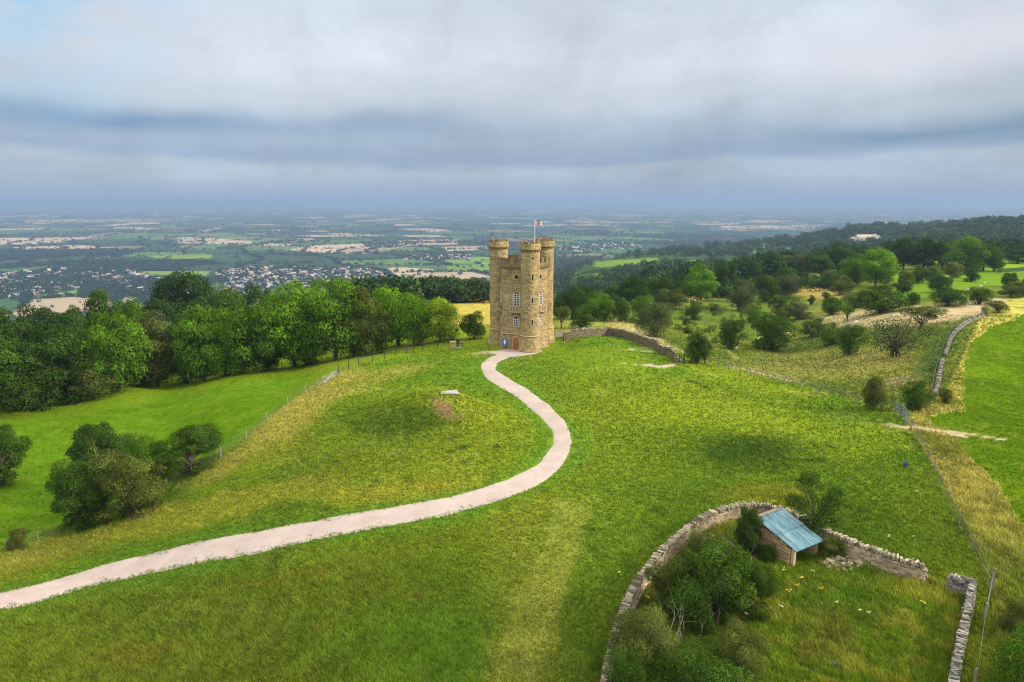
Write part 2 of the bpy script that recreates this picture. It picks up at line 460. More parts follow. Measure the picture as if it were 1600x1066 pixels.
# ---- ground colour, evaluated for any ground point
def ground_col(x, y, z):
    u, v = proj(x, y, z)
    n_big = fbm(x, y, 26, 41, 4); n_mid = fbm(x, y, 6, 77, 4); n_sm = fbm(x, y, 1.6, 5, 3)
    def C(*c): return np.array(c, float)
    col = np.empty(np.shape(x)+(3,)); col[:] = C(.120, .185, .012)
    rough = np.full(np.shape(x), 0.45)
    def lay(mask, c, r=None):
        nonlocal col, rough
        m = np.clip(mask, 0, 1)[..., None]; col = col*(1-m)+C(*c)*m
        if r is not None: rough = rough*(1-m[..., 0])+r*m[..., 0]
    def ell(cu, cv, ru, rv, rot=0):
        c_, s_ = math.cos(R(rot)), math.sin(R(rot)); du, dv = u-cu, v-cv
        X = (du*c_+dv*s_)/ru; Y = (-du*s_+dv*c_)/rv
        return 1-sstep(0.45, 1.25, np.hypot(X, Y)+(n_mid-.5)*1.0)
    # broad mottling of the pasture
    lay(sstep(.42, .72, n_big)*.75, (.185, .228, .015)); lay(sstep(.52, .26, n_big)*.8, (.075, .150, .010))
    lay(sstep(.58, .78, n_mid)*.3, (.22, .235, .03))
    lay(sstep(.66, .74, n_sm)*sstep(.5, .62, n_mid)*.65, (.055, .10, .012), .9)      # dark weed and rush tussocks
    lay(sstep(.30, .22, n_mid)*.5, (.26, .25, .06), .3)
    # foreground lower left: rank dark grass with brownish seed heads
    lay(ell(330, 1010, 560, 150, -8)*.8, (.115, .155, .013), .6); lay(ell(420, 960, 330, 60, -14)*sstep(.4, .6, n_mid)*.85, (.21, .18, .022), .8); lay(ell(640, 1000, 200, 60, -10)*sstep(.45, .6, n_mid)*.6, (.055, .12, .010), .6)
    lay(ell(760, 980, 150, 150, 0)*.5, (.085, .170, .012), .5)
    lay(ell(640, 1010, 160, 70, 0)*.4, (.070, .170, .010), .5)
    lay(ell(820, 930, 70, 170, 0)*.55, (.19, .21, .025), .3); lay(ell(840, 1040, 80, 60, 0)*.5, (.19, .20, .025), .3)
    # yellowish grass above the gravel path
    lay(ell(640, 768, 170, 24, -4)*.8, (.27, .265, .026), .5); lay(ell(330, 800, 230, 24, -14)*.75, (.25, .245, .026), .5)
    lay(ell(60, 865, 130, 26, -16)*.7, (.22, .21, .030), .6)
    lay(ell(560, 690, 190, 60, -8)*.5, (.12, .155, .014), .6); lay(ell(430, 690, 90, 26, -32)*.45, (.22, .22, .026), .6)
    # dry straw band inside the left hand fence
    lay(ell(470, 640, 150, 26, -36)*.85, (.30, .265, .048), .6); lay(ell(590, 590, 100, 12, -14)*.55, (.27, .25, .04), .6)
    lay(ell(395, 700, 120, 14, -34)*.6, (.28, .255, .045), .6)
    lay(ell(640, 660, 95, 26, -6)*.55, (.055, .115, .012), .5)
    # mown margins beside the path
    dp_ = dist_line(x, y, path_s)
    lay((1-sstep(1.6, 4.2, dp_+(n_mid-.5)*3.5))*.75, (.080, .165, .014), .2)
    # hilltop right of path
    lay(ell(1000, 620, 170, 28, 6)*.6, (.15, .20, .012)); lay(ell(930, 560, 90, 20, 8)*.8, (.13, .20, .012), .3)
    lay(ell(1150, 590, 120, 14, 16)*.6, (.19, .24, .013)); lay(ell(1140, 650, 190, 26, 6)*.6, (.20, .262, .014), .4)
    lay(ell(1330, 690, 80, 34, 0)*.6, (.20, .262, .014), .4); lay(ell(1190, 775, 80, 24, 0)*.6, (.24, .23, .022), .6)
    lay(ell(1170, 712, 92, 30, 3)*.7, (.048, .105, .013), .8)
    lay(ell(1040, 740, 130, 60, 0)*.35, (.07, .15, .012)); lay(ell(930, 850, 90, 90, 0)*.5, (.070, .165, .012), .35)
    lay(ell(1440, 830, 100, 70, 20)*.5, (.11, .18, .012), .6)
    # left field beyond the fence
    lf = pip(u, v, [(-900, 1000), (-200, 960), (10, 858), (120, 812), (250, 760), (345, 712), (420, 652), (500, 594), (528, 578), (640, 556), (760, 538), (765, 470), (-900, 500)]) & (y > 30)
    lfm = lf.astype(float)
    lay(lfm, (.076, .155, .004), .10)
    lay(lfm*(1-sstep(0, 26, np.abs(v-(648-.17*u))))*.85, (.19, .25, .010), .3)
    lay(lfm*sstep(420, 560, u)*.7, (.19, .23, .014), .3)
    lay(lfm*sstep(.4, .7, n_mid)*.4, (.105, .22, .008))
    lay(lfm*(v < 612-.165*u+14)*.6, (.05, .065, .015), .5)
    lay(ell(705, 640, 34, 20, 20)*sstep(.35, .5, n_sm+ (n_mid-.5)*.6)*.9, (.20, .11, .06), .1)
    # slope and hollow on the right, beyond the hilltop
    vl = pip(u, v, [(866, 522), (940, 508), (1000, 520), (1060, 548), (1105, 566), (1250, 600), (1400, 640), (1425, 660), (1480, 600), (1520, 540), (1600, 475), (1700, 440), (1700, 395), (866, 395)]) & (y > 70) & (y < 900)
    vm_ = vl.astype(float)
    lay(vm_, (.100, .135, .018), .5)
    lay(vm_*sstep(.50, .68, n_mid)*.55, (.20, .195, .035), .6)
    lay(vm_*sstep(.5, .3, n_big)*.8, (.060, .105, .014), .7)
    lay(vm_*ell(1010, 530, 95, 12, 27), (.42, .33, .13), .8); lay(vm_*ell(920, 510, 60, 14, 0)*.8, (.26, .25, .05))
    lay(vm_*ell(1270, 455, 48, 12, 4), (.40, .29, .07), .7); lay(vm_*ell(1340, 500, 70, 16, -4)*.9, (.40, .33, .16), .7)
    lay(vm_*ell(1480, 488, 130, 16, -6), (.40, .31, .17), .6); lay(vm_*ell(1300, 570, 140, 26, 0)*.5, (.27, .245, .06), .6)
    lay(vm_*ell(1380, 560, 60, 24, -10)*.5, (.29, .25, .07), .6); lay(vm_*ell(1200, 590, 60, 10, 15)*.9, (.36, .29, .12), .7)
    lay(vm_*ell(1410, 595, 60, 9, -8)*.9, (.32, .25, .10), .7); lay(vm_*ell(1130, 500, 60, 28, 0)*.6, (.09, .14, .02), .5)
    lay(vm_*ell(1460, 565, 50, 16, -62)*.9, (.055, .10, .018), .6); lay(vm_*ell(1495, 520, 34, 12, -50)*.7, (.08, .12, .02), .6)
    gf = pip(u, v, [(1400, 470), (1390, 430), (1470, 428), (1600, 402), (1750, 390), (1750, 440), (1600, 446), (1530, 448), (1470, 462)]) & (y > 70) & (y < 900)
    lay(gf.astype(float), (.115, .20, .014), .3)
    lay((pip(u, v, [(1565, 412), (1700, 404), (1700, 413), (1565, 421)]) & (y > 200) & (y < 900)).astype(float), (.17, .25, .012), .3)
    lay((pip(u, v, [(1560, 420), (1700, 412), (1700, 418), (1560, 426)]) & (y > 200) & (y < 900)).astype(float), (.04, .07, .02), .3)
    gold = pip(u, v, [(668, 470), (700, 464), (800, 460), (800, 530), (668, 530)]) & (y > 175) & (y < 420)
    lay(gold.astype(float), (.42, .32, .06), .2)
    lay(gold.astype(float)*sstep(.35, .6, n_mid)*.5, (.30, .26, .05))
    gold2 = pip(u, v, [(870, 452), (1110, 452), (1110, 470), (870, 478)]) & (y > 175) & (y < 420)
    lay(gold2.astype(float), (.42, .34, .10), .2)
    # bright arable field, right edge, and the straw verge round it
    vg = pip(u, v, [(1416, 664), (1428, 640), (1478, 612), (1494, 580), (1518, 525), (1530, 498), (1575, 470), (1640, 455), (1900, 440), (1900, 1300), (1560, 1300), (1560, 1000), (1545, 900), (1500, 800), (1465, 735), (1440, 700)])
    vgm = vg.astype(float)*(y < 900)
    lay(vgm, (.42, .37, .075), .9)
    lay(vgm*sstep(.45, .65, n_sm)*.5, (.15, .17, .03), 1.0)
    lay(vgm*sstep(.5, .3, n_mid)*.6, (.13, .17, .02), 1.0)
    lay(vgm*sstep(760, 930, v+(n_mid-.5)*80)*.75, (.14, .20, .018), 1.0)
    rf_ = pip(u+ (n_sm-.5)*14, v+(n_sm-.5)*8, [(1505, 640), (1506, 570), (1518, 535), (1545, 510), (1600, 490), (1900, 470), (1900, 1300), (1700, 1300), (1640, 900), (1560, 760), (1500, 700), (1500, 664)])
    rf2 = pip(u+(n_sm-.5)*14, v+(n_sm-.5)*8, [(1440, 650), (1505, 640), (1506, 690), (1480, 680)])
    rm = (rf_ | rf2).astype(float)*(y < 900)
    lay(rm, (.066, .128, .003), .10); lay(rm*sstep(.45, .7, n_mid)*.5, (.11, .185, .004)); lay(rm*sstep(.55, .35, n_big)*.5, (.044, .082, .004))  # last layer: darker green puts the field's shadow into its colour
    # inside the sheepfold: rank growth
    fold = pip(u, v, [(945, 1100), (985, 930), (1050, 850), (1120, 800), (1200, 795), (1290, 830), (1448, 895), (1500, 905), (1490, 1100)])
    fm = fold.astype(float)*(y < 80)
    lay(fm, (.14, .22, .012), .7); lay(fm*sstep(.45, .65, n_sm)*.8, (.28, .28, .028), 1.0)
    lay(fm*ell(1330, 940, 100, 90, 40)*.6, (.075, .18, .008), .5); lay(fm*ell(1300, 1000, 60, 60, 0)*.6, (.22, .21, .03), 1.2)
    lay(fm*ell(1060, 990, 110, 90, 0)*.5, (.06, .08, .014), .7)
    # trodden strip, faint tractor lines on the sown fields
    st_ = np.abs(((x*.35+y*.94+n_mid*1.2) % 5.0)-2.5)
    lay(np.maximum(rm, lfm)*(1-sstep(.15, .5, st_))*.35, (.13, .18, .012))
    lay(np.maximum(rm, lfm)*sstep(.60, .72, n_sm)*.4, (.15, .19, .02)); lay(np.maximum(rm, lfm)*sstep(.36, .26, n_sm)*.35, (.045, .09, .006))
    # worn tracks and bare earth
    for pts, hw, c, st_ in TR_W:
        d = dist_line(x, y, pts); lay((1-sstep(hw*.5, hw*1.3, d+(n_sm-.5)*.8*hw))*st_, c, .12)
    return np.clip(col, 0, 1), rough

TR_W = [([hit(u, v) for u, v in p], hw, c, s_) for p, hw, c, s_ in TRACKS+DIRT]

# ---- the vale: hedged fields, evaluated per point
def fields(x, y):
    """id noise and distance (m) to the nearest hedge"""
    wx = x + (fbm(x, y, 1500, 11, 3)-.5)*900; wy = y + (fbm(x, y, 1500, 12, 3)-.5)*900
    c, s_ = math.cos(.35), math.sin(.35)
    a = wx*c+wy*s_; b = -wx*s_+wy*c
    W = 330.0; i = np.floor(a/W); e = a/W-i
    L = 260+300*_hash(i, i*0+3, 5); off = 900*_hash(i, i*0+1, 6)
    q = (b+off)/L; j = np.floor(q); f = q-j
    idn = _hash(i, j, 21)
    de = np.minimum(e, 1-e)*W; df = np.minimum(f, 1-f)*L
    # some fields are cut again
    cut = _hash(i, j, 22) > .55
    e2 = np.abs(e-(.35+.3*_hash(i, j, 23)))*W
    idn = np.where(cut & (e > .35+.3*_hash(i, j, 23)), _hash(i, j, 24), idn)
    d = np.minimum(de, df); d = np.where(cut, np.minimum(d, e2), d)
    return idn, d
PAL = [(.030, .070, .028), (.055, .115, .035), (.022, .050, .024), (.085, .15, .040), (.15, .14, .07), (.030, .060, .026), (.035, .075, .030), (.34, .26, .17), (.045, .095, .03), (.025, .055, .025)]
VILL = [[(-40, 432), (60, 422), (210, 420), (235, 432), (160, 448), (60, 462), (-40, 470)],
        [(335, 424), (420, 416), (560, 420), (600, 428), (560, 440), (480, 452), (440, 462), (360, 458)],
        [(540, 424), (585, 424), (600, 440), (545, 446)], [(180, 440), (240, 436), (330, 452), (200, 462)],
        [(630, 400), (735, 399), (735, 406), (632, 407)], [(870, 385), (975, 378), (1040, 384), (880, 396)]]
TAN = [[(440, 392), (490, 382), (560, 380), (640, 374), (690, 376), (640, 384), (575, 396), (525, 396)], [(270, 372), (300, 370), (395, 377), (390, 382), (280, 380)],
       [(585, 421), (620, 417), (675, 420), (680, 428), (590, 432)], [(690, 386), (760, 384), (764, 389), (700, 392)], [(0, 372), (90, 372), (100, 380), (0, 383)],
       [(170, 350), (250, 346), (250, 349), (180, 352)], [(620, 376), (720, 374), (715, 382), (650, 384)], [(1130, 352), (1280, 353), (1280, 359), (1120, 358)],
       [(900, 347), (1040, 346), (1060, 348), (940, 349)], [(1080, 350), (1160, 349), (1150, 351), (1090, 352)], [(20, 386), (120, 384), (200, 388), (30, 391)], [(30, 344), (180, 342), (240, 345), (40, 348)]]
GRN = [[(885, 440), (905, 430), (960, 425), (1000, 408), (1040, 405), (1000, 414), (950, 432), (900, 442)], [(905, 412), (955, 407), (1035, 403), (1010, 412), (940, 418)],
       [(1045, 412), (1080, 406), (1165, 406), (1160, 414), (1060, 420)], [(1170, 388), (1200, 385), (1210, 394), (1180, 396)], [(1215, 390), (1242, 385), (1236, 396), (1218, 398)],
       [(690, 402), (765, 402), (765, 412), (700, 412)], [(700, 416), (765, 412), (765, 424), (700, 424)], [(200, 424), (330, 424), (320, 432), (190, 434)], [(150, 430), (240, 428), (230, 436), (150, 440)],
       [(230, 400), (330, 396), (330, 404), (250, 406)], [(60, 452), (120, 448), (130, 462), (40, 466)]]
def vale_col(x, y, z):
    u, v = proj(x, y, z)
    idn, d = fields(x, y)
    k_ = np.clip((idn*len(PAL)).astype(int), 0, len(PAL)-1); col = np.array(PAL)[k_]
    hill = (z > -212)
    col = np.where(hill[..., None], np.array((.045, .085, .022)), col)
    inv = np.zeros(np.shape(x), bool)
    for p in GRN: m = pip(u, v, p); col[m] = (.135, .215, .03); inv |= m
    for p in TAN:
        m = pip(u, v+(idn-.5)*2, p); col[m] = np.array((.38, .29, .19))*(.7+.45*_hash((idn[m]*997).astype(int), (idn[m]*331).astype(int), 3))[:, None]
    vil = np.zeros(np.shape(x), bool)
    for p in VILL: vil |= pip(u, v, p)
    col[vil] = (.06, .10, .035)
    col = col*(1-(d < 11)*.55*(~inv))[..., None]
    col *= (0.85+.3*fbm(x, y, 120, 3, 2))[..., None]
    return col, d, inv, vil, hill

gx, gy, gz = XG.ravel(), YG.ravel(), ZG.ravel()
colN = np.zeros((len(gx), 3)); roughN = np.zeros(len(gx))
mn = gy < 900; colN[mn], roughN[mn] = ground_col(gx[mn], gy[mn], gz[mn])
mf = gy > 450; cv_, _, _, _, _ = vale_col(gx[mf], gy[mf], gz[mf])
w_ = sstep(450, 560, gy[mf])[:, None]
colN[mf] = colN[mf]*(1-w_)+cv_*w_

def ground_mat():
    m = bpy.data.materials.new('ground'); m.use_nodes = True; t = NT(m.node_tree); b = m.node_tree.nodes['Principled BSDF']
    at = t.n('ShaderNodeAttribute', attribute_name='col')
    g = t.n('ShaderNodeNewGeometry').outputs['Position']
    na = t.noise(g, 0.9, 6, 0.65); nb = t.noise(g, 5.0, 4, 0.6)
    f = t.math('ADD', t.math('MULTIPLY', na, 0.9), t.math('MULTIPLY', nb, 0.7)); f = t.math('ADD', f, 0.2)
    vm2 = t.n('ShaderNodeVectorMath', operation='SCALE'); t.link(at.outputs['Color'], vm2.inputs[0]); t.link(f, vm2.inputs[3])
    t.link(vm2.outputs[0], b.inputs['Base Color']); b.inputs['Roughness'].default_value = 0.9; b.inputs['Specular IOR Level'].default_value = 0.0
    bp = t.n('ShaderNodeBump'); bp.inputs['Strength'].default_value = 0.6; bp.inputs['Distance'].default_value = 0.25
    t.link(t.math('ADD', na, t.math('MULTIPLY', nb, .5)), bp.inputs['Height']); t.link(bp.outputs[0], b.inputs['Normal'])
    return m
GM = ground_mat()
nr, nc = XG.shape
idx = np.arange(nr*nc).reshape(nr, nc)
F = np.stack([idx[:-1, :-1], idx[:-1, 1:], idx[1:, 1:], idx[1:, :-1]], -1).reshape(-1, 4)
ground = mesh_np('ground', np.stack([gx, gy, gz], -1), F, GM, smooth=True, attrs={'col': ('FLOAT_COLOR', np.concatenate([colN, np.ones((len(gx), 1))], 1))})
tag(ground, kind='structure')

# ================================================================ materials
def simple(name, col, rough=0.8, var=0.25, scale=3.0, spec=0.3, metal=0.0, bump=0.0, coord='Object', isl=0.0):
    m = bpy.data.materials.new(name); m.use_nodes = True; t = NT(m.node_tree); b = m.node_tree.nodes['Principled BSDF']
    c = t.n('ShaderNodeTexCoord').outputs[coord]; nz = t.noise(c, scale, 5, .6)
    f = t.math('MULTIPLY_ADD', nz, var*2, 1-var)
    if isl:
        ri = t.n('ShaderNodeNewGeometry').outputs['Random Per Island']; f = t.math('MULTIPLY', f, t.math('MULTIPLY_ADD', ri, isl*2, 1-isl))
    v2 = t.n('ShaderNodeVectorMath', operation='SCALE'); v2.inputs[0].default_value = col[:3]; t.link(f, v2.inputs[3])
    t.link(v2.outputs[0], b.inputs['Base Color']); b.inputs['Roughness'].default_value = rough; b.inputs['Specular IOR Level'].default_value = spec
    b.inputs['Metallic'].default_value = metal
    if bump:
        bp = t.n('ShaderNodeBump'); bp.inputs['Strength'].default_value = bump; bp.inputs['Distance'].default_value = .05
        t.link(nz, bp.inputs['Height']); t.link(bp.outputs[0], b.inputs['Normal'])
    return m
def stone_mat(name, c1, c2, c3, uvscale=1.0, bw=.55, bh=.22):
    """coursed rubble with lichen and weather staining"""
    m = bpy.data.materials.new(name); m.use_nodes = True; t = NT(m.node_tree); b = m.node_tree.nodes['Principled BSDF']
    tcn = t.n('ShaderNodeTexCoord'); g = t.n('ShaderNodeNewGeometry').outputs['Position']
    br = t.n('ShaderNodeTexBrick'); t.link(tcn.outputs['UV'], br.inputs['Vector']); br.inputs['Scale'].default_value = 1.0
    br.inputs['Brick Width'].default_value = bw; br.inputs['Row Height'].default_value = bh; br.inputs['Mortar Size'].default_value = .018
    br.inputs['Color1'].default_value = (.65, .65, .65, 1); br.inputs['Color2'].default_value = (1.25, 1.25, 1.25, 1); br.inputs['Mortar'].default_value = (.55, .55, .55, 1); br.inputs['Bias'].default_value = 0
    n_a = t.noise(g, .7, 7, .72); n_b = t.noise(g, 3.0, 6, .7); n_c = t.noise(g, 7, 4, .6)
    base = t.mix(t.math('MULTIPLY_ADD', n_a, 3.2, -1.1, clamp=True), (*c1, 1), (*c2, 1))
    li = t.math('MULTIPLY_ADD', n_b, 7, -4.0, clamp=True)
    base = t.mix(t.math('MULTIPLY', li, .55), base, (*c3, 1))
    base = t.mix(1.0, base, br.outputs['Color'], 'MULTIPLY')
    f = t.math('MULTIPLY_ADD', n_c, .8, .6)
    v2 = t.n('ShaderNodeVectorMath', operation='SCALE'); t.link(base, v2.inputs[0]); t.link(f, v2.inputs[3])
    t.link(v2.outputs[0], b.inputs['Base Color']); b.inputs['Roughness'].default_value = .9; b.inputs['Specular IOR Level'].default_value = .2
    bp = t.n('ShaderNodeBump'); bp.inputs['Strength'].default_value = .5; bp.inputs['Distance'].default_value = .06
    t.link(t.math('ADD', n_c, br.outputs['Fac']), bp.inputs['Height']); t.link(bp.outputs[0], b.inputs['Normal'])
    return m
M_stone = stone_mat('tower_stone', (.48, .345, .15), (.27, .20, .10), (.52, .47, .35))
M_dress = simple('dressed_stone', (.42, .31, .17), .85, .3, 1.5, bump=.3)
M_dark = simple('dark_opening', (.012, .012, .014), .6, .2)
M_glass = simple('window_glass', (.03, .035, .045), .15, .2, spec=.5)
M_white = simple('white_paint', (.74, .73, .70), .6, .08)
M_door = simple('door_wood', (.30, .12, .04), .6, .3, 6)
M_roof = simple('lead_roof', (.11, .11, .12), .7, .2)
M_blue = simple('blue_sign', (.06, .13, .42), .5, .1)
M_post = simple('weathered_wood', (.20, .17, .13), .9, .35, 8)
M_postd = simple('dark_wood', (.055, .048, .040), .9, .3, 8)
M_postp = simple('pale_wood', (.34, .31, .26), .8, .25, 8)
M_wallshade = simple('shaded_drystone', (.15, .125, .075), .95, .35, 2.2, bump=.4, isl=.4)  # darker stone colour carries the shade on the wall's near face
M_wire = simple('galvanised_wire', (.14, .145, .14), .5, .2, metal=.4)
M_steel = simple('galvanised_steel', (.26, .29, .31), .4, .2, metal=.5)
M_bark = simple('bark', (.085, .066, .048), .95, .4, 5, bump=.5)
M_barkpale = simple('dead_branch', (.34, .31, .26), .9, .3, 6)
M_slab = simple('concrete_slab', (.30, .265, .235), .9, .2, 3, bump=.2)
M_wallst = simple('drystone', (.36, .28, .18), .95, .35, 2.2, bump=.4, isl=.4)
M_cope = simple('coping_stone', (.27, .225, .155), .95, .45, 2.6, bump=.4, isl=.6)
M_wallgrey = simple('grey_drystone', (.22, .20, .17), .95, .45, 2.0, bump=.4, isl=.6)
M_coat = simple('dark_cloth', (.022, .024, .032), .9, .2)
M_skin = simple('skin', (.45, .28, .20), .6, .1)
M_wool = simple('wool', (.66, .62, .54), .95, .15)
M_timb = simple('pale_timber', (.50, .36, .21), .8, .2, 5)

# ================================================================ gravel path
def path_mat():
    m = bpy.data.materials.new('gravel'); m.use_nodes = True; t = NT(m.node_tree); b = m.node_tree.nodes['Principled BSDF']
    g = t.n('ShaderNodeNewGeometry').outputs['Position']
    na = t.noise(g, .35, 7, .7); nb = t.noise(g, 9, 5, .75)
    c = t.mix(t.math('MULTIPLY_ADD', na, 3.4, -1.2, clamp=True), (.34, .27, .235, 1), (.425, .345, .305, 1))
    v2 = t.n('ShaderNodeVectorMath', operation='SCALE'); t.link(c, v2.inputs[0]); t.link(t.math('MULTIPLY_ADD', nb, .7, .63), v2.inputs[3])
    t.link(v2.outputs[0], b.inputs['Base Color']); b.inputs['Roughness'].default_value = .95; b.inputs['Specular IOR Level'].default_value = .1
    bp = t.n('ShaderNodeBump'); bp.inputs['Strength'].default_value = .3; bp.inputs['Distance'].default_value = .03; t.link(nb, bp.inputs['Height']); t.link(bp.outputs[0], b.inputs['Normal'])
    return m
M_gravel = path_mat()
def build_path():
    # half-width at each control point, measured from the picture thickness
    hw = []
    for i, (u, v, w) in enumerate(PATH_PX):
        p = path_c[i]; t = (path_c[min(i+1, len(path_c)-1)]-path_c[max(i-1, 0)]).normalized(); n = Vector((-t.y, t.x, 0))
        a = np.array(proj(p.x+n.x, p.y+n.y, p.z)); b = np.array(proj(p.x-n.x, p.y-n.y, p.z))
        du, dv = PATH_PX[min(i+1, len(path_c)-1)][0]-PATH_PX[max(i-1, 0)][0], PATH_PX[min(i+1, len(path_c)-1)][1]-PATH_PX[max(i-1, 0)][1]
        L = math.hypot(du, dv); nn = np.array((-dv/L, du/L)); hw.append(min(1.9, max(.85, w/abs(np.dot((a-b)/2, nn)))))
    pts = smooth_line(path_c, .35); seg = [0]; hwv = []
    # widths along the smoothed line by nearest control distance
    cd = np.array([(p.x, p.y) for p in path_c]); hw = np.array(hw)
    V = []; Fc = []; W = 9
    for i, p in enumerate(pts):
        t = (pts[min(i+1, len(pts)-1)]-pts[max(i-1, 0)]).normalized(); n = Vector((-t.y, t.x, 0))
        d = np.hypot(cd[:, 0]-p.x, cd[:, 1]-p.y); w = 1/(d+.5)**2; h = float((hw*w).sum()/w.sum())
        hl = h + (float(fbm(p.x, p.y, 1.6, 31, 3))-.5)*.42-.06; hr = h + (float(fbm(p.x, p.y, 1.6, 57, 3))-.5)*.42-.06
        for j in range(W):
            s_ = -1+2*j/(W-1); o = n*s_*(hl if s_ < 0 else hr); x, y = p.x+o.x, p.y+o.y
            z = float(Hm(x, y)) + (.035 if 0 < j < W-1 else -.03) + .03*(1-s_*s_)
            V.append((x, y, z))
    for i in range(len(pts)-1):
        for j in range(W-1): Fc.append((i*W+j, (i+1)*W+j, (i+1)*W+j+1, i*W+j+1))
    o = mesh_np('path', V, Fc, M_gravel, smooth=True); tag(o, kind='structure')
    return hw
build_path()
# the gravel apron round the tower's foot
ap = [hit(u, v) for u, v in [(762, 551), (770, 549), (800, 546), (845, 548), (838, 553), (815, 557), (795, 559), (778, 563), (770, 560), (776, 555)]]
mb = MB(); c_ = sum(ap, Vector())/len(ap); aps = smooth_line(ap+[ap[0]], .4)
for p, q in zip(aps[:-1], aps[1:]):
    mb.face([(c_.x, c_.y, float(Hm(c_.x, c_.y))+.045), (p.x, p.y, float(Hm(p.x, p.y))+.045), (q.x, q.y, float(Hm(q.x, q.y))+.045)])
tag(mb.build('tower_apron', M_gravel), kind='structure').name = 'path_apron'

# ================================================================ grass
def grass_mat():
    m = bpy.data.materials.new('grass_blades'); m.use_nodes = True; t = NT(m.node_tree)
    m.node_tree.nodes.clear(); o = t.n('ShaderNodeOutputMaterial')
    at = t.n('ShaderNodeAttribute', attribute_name='col')
    d = t.n('ShaderNodeBsdfDiffuse'); tr = t.n('ShaderNodeBsdfTranslucent'); mx = t.n('ShaderNodeMixShader'); mx.inputs[0].default_value = .25
    gn = t.n('ShaderNodeNewGeometry').outputs['Normal']      # soft sward: blades shade half like the ground they cover
    sc_ = t.n('ShaderNodeVectorMath', operation='SCALE'); t.link(gn, sc_.inputs[0]); sc_.inputs[3].default_value = .45
    nv = t.vmath('NORMALIZE', t.vmath('ADD', sc_.outputs[0], (0.0, 0.0, .8))); t.link(nv, d.inputs['Normal'])
    t.link(at.outputs['Color'], d.inputs[0]); t.link(at.outputs['Color'], tr.inputs[0])
    t.link(d.outputs[0], mx.inputs[1]); t.link(tr.outputs[0], mx.inputs[2]); t.link(mx.outputs[0], o.inputs[0])
    return m
def build_grass():
    N = 600000
    u = RNG.uniform(-230, 1830, N); v = 492 + (1290-492)*RNG.random(N)**.92
    x, y, z = hits(u, v, 4)
    keep = (y < 260)
    x, y, z = x[keep], y[keep], z[keep]
    j = RNG.normal(0, .25, (2, len(x))); x = x+j[0]; y = y+j[1]
    d = dist_line(x, y, path_s); keep = (d > 1.1+.5*fbm(x, y, 1.2, 4, 2)) | ((d > .85) & (fbm(x, y, .7, 14, 2) > .72))
    keep &= np.hypot(x-TWX, y-TWY) > 6.4
    keep &= ~pip(x, y, [(p.x, p.y) for p in ap])
    x, y = x[keep], y[keep]; z = Hm(x, y)
    col, rough = ground_col(x, y, z)
    k2 = RNG.random(len(x)) < np.clip(.35+rough, 0, 1); x, y, z, col, rough = x[k2], y[k2], z[k2], col[k2], rough[k2]
    B = 3
    x = np.repeat(x, B)+RNG.normal(0, .07, len(x)*B); y = np.repeat(y, B)+RNG.normal(0, .07, len(y)*B); z = Hm(x, y)
    col = np.repeat(col, B, 0); rough = np.repeat(rough, B)
    n = len(x); dist = np.sqrt(x*x+y*y+HC*HC)
    tuft = .55*fbm(x, y, 1.1, 88, 2)+.45*fbm(x, y, .38, 188, 2); tuft = np.clip((tuft-.5)*1.5+.5, 0, 1)
    h = (.06+.30*rough*(.45+1.1*tuft))*RNG.uniform(.6, 1.3, n)*(1+.12*(dist/100)); w = (.012+.00034*dist)*RNG.uniform(.6, 1.4, n)
    th = RNG.uniform(0, 2*math.pi, n); lean = RNG.normal(0, .35, n)*h; wind = .30*h
    az = RNG.uniform(0, 2*math.pi, n)
    V = np.empty((n, 3, 3), np.float32)
    V[:, 0] = np.stack([x-np.cos(th)*w, y-np.sin(th)*w, z-.03], -1); V[:, 1] = np.stack([x+np.cos(th)*w, y+np.sin(th)*w, z-.03], -1)
    V[:, 2] = np.stack([x+np.cos(az)*lean-wind, y+np.sin(az)*lean, z+h], -1)
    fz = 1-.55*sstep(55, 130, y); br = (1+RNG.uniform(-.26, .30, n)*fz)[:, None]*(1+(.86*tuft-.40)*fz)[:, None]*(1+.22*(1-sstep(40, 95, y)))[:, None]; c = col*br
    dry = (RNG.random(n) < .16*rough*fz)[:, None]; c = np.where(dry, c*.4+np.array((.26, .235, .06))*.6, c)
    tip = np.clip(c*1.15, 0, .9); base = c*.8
    CA = np.ones((n, 3, 4), np.float32); CA[:, 0, :3] = base; CA[:, 1, :3] = base; CA[:, 2, :3] = tip
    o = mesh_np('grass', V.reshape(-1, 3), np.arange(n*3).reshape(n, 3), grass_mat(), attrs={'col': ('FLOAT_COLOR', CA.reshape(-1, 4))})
    tag(o, 'meadow grass of uneven height covering the hilltop and hollows', 'grass', kind='stuff')
    print('grass blades', n)
build_grass()

# ================================================================ haze
hz = MB(); hz.box((0, 0, -96), (380000, 160000, 274))
haze = hz.build('haze', []); tag(haze, kind='stuff')
hm = bpy.data.materials.new('haze'); hm.use_nodes = True; ht = NT(hm.node_tree); hm.node_tree.nodes.clear()
ho = ht.n('ShaderNodeOutputMaterial'); hv = ht.n('ShaderNodeVolumePrincipled')
hv.inputs['Color'].default_value = (.27, .37, .58, 1); hv.inputs['Density'].default_value = 0.000125; hv.inputs['Anisotropy'].default_value = 0.1
ht.link(hv.outputs[0], ho.inputs['Volume']); haze.data.materials.append(hm)

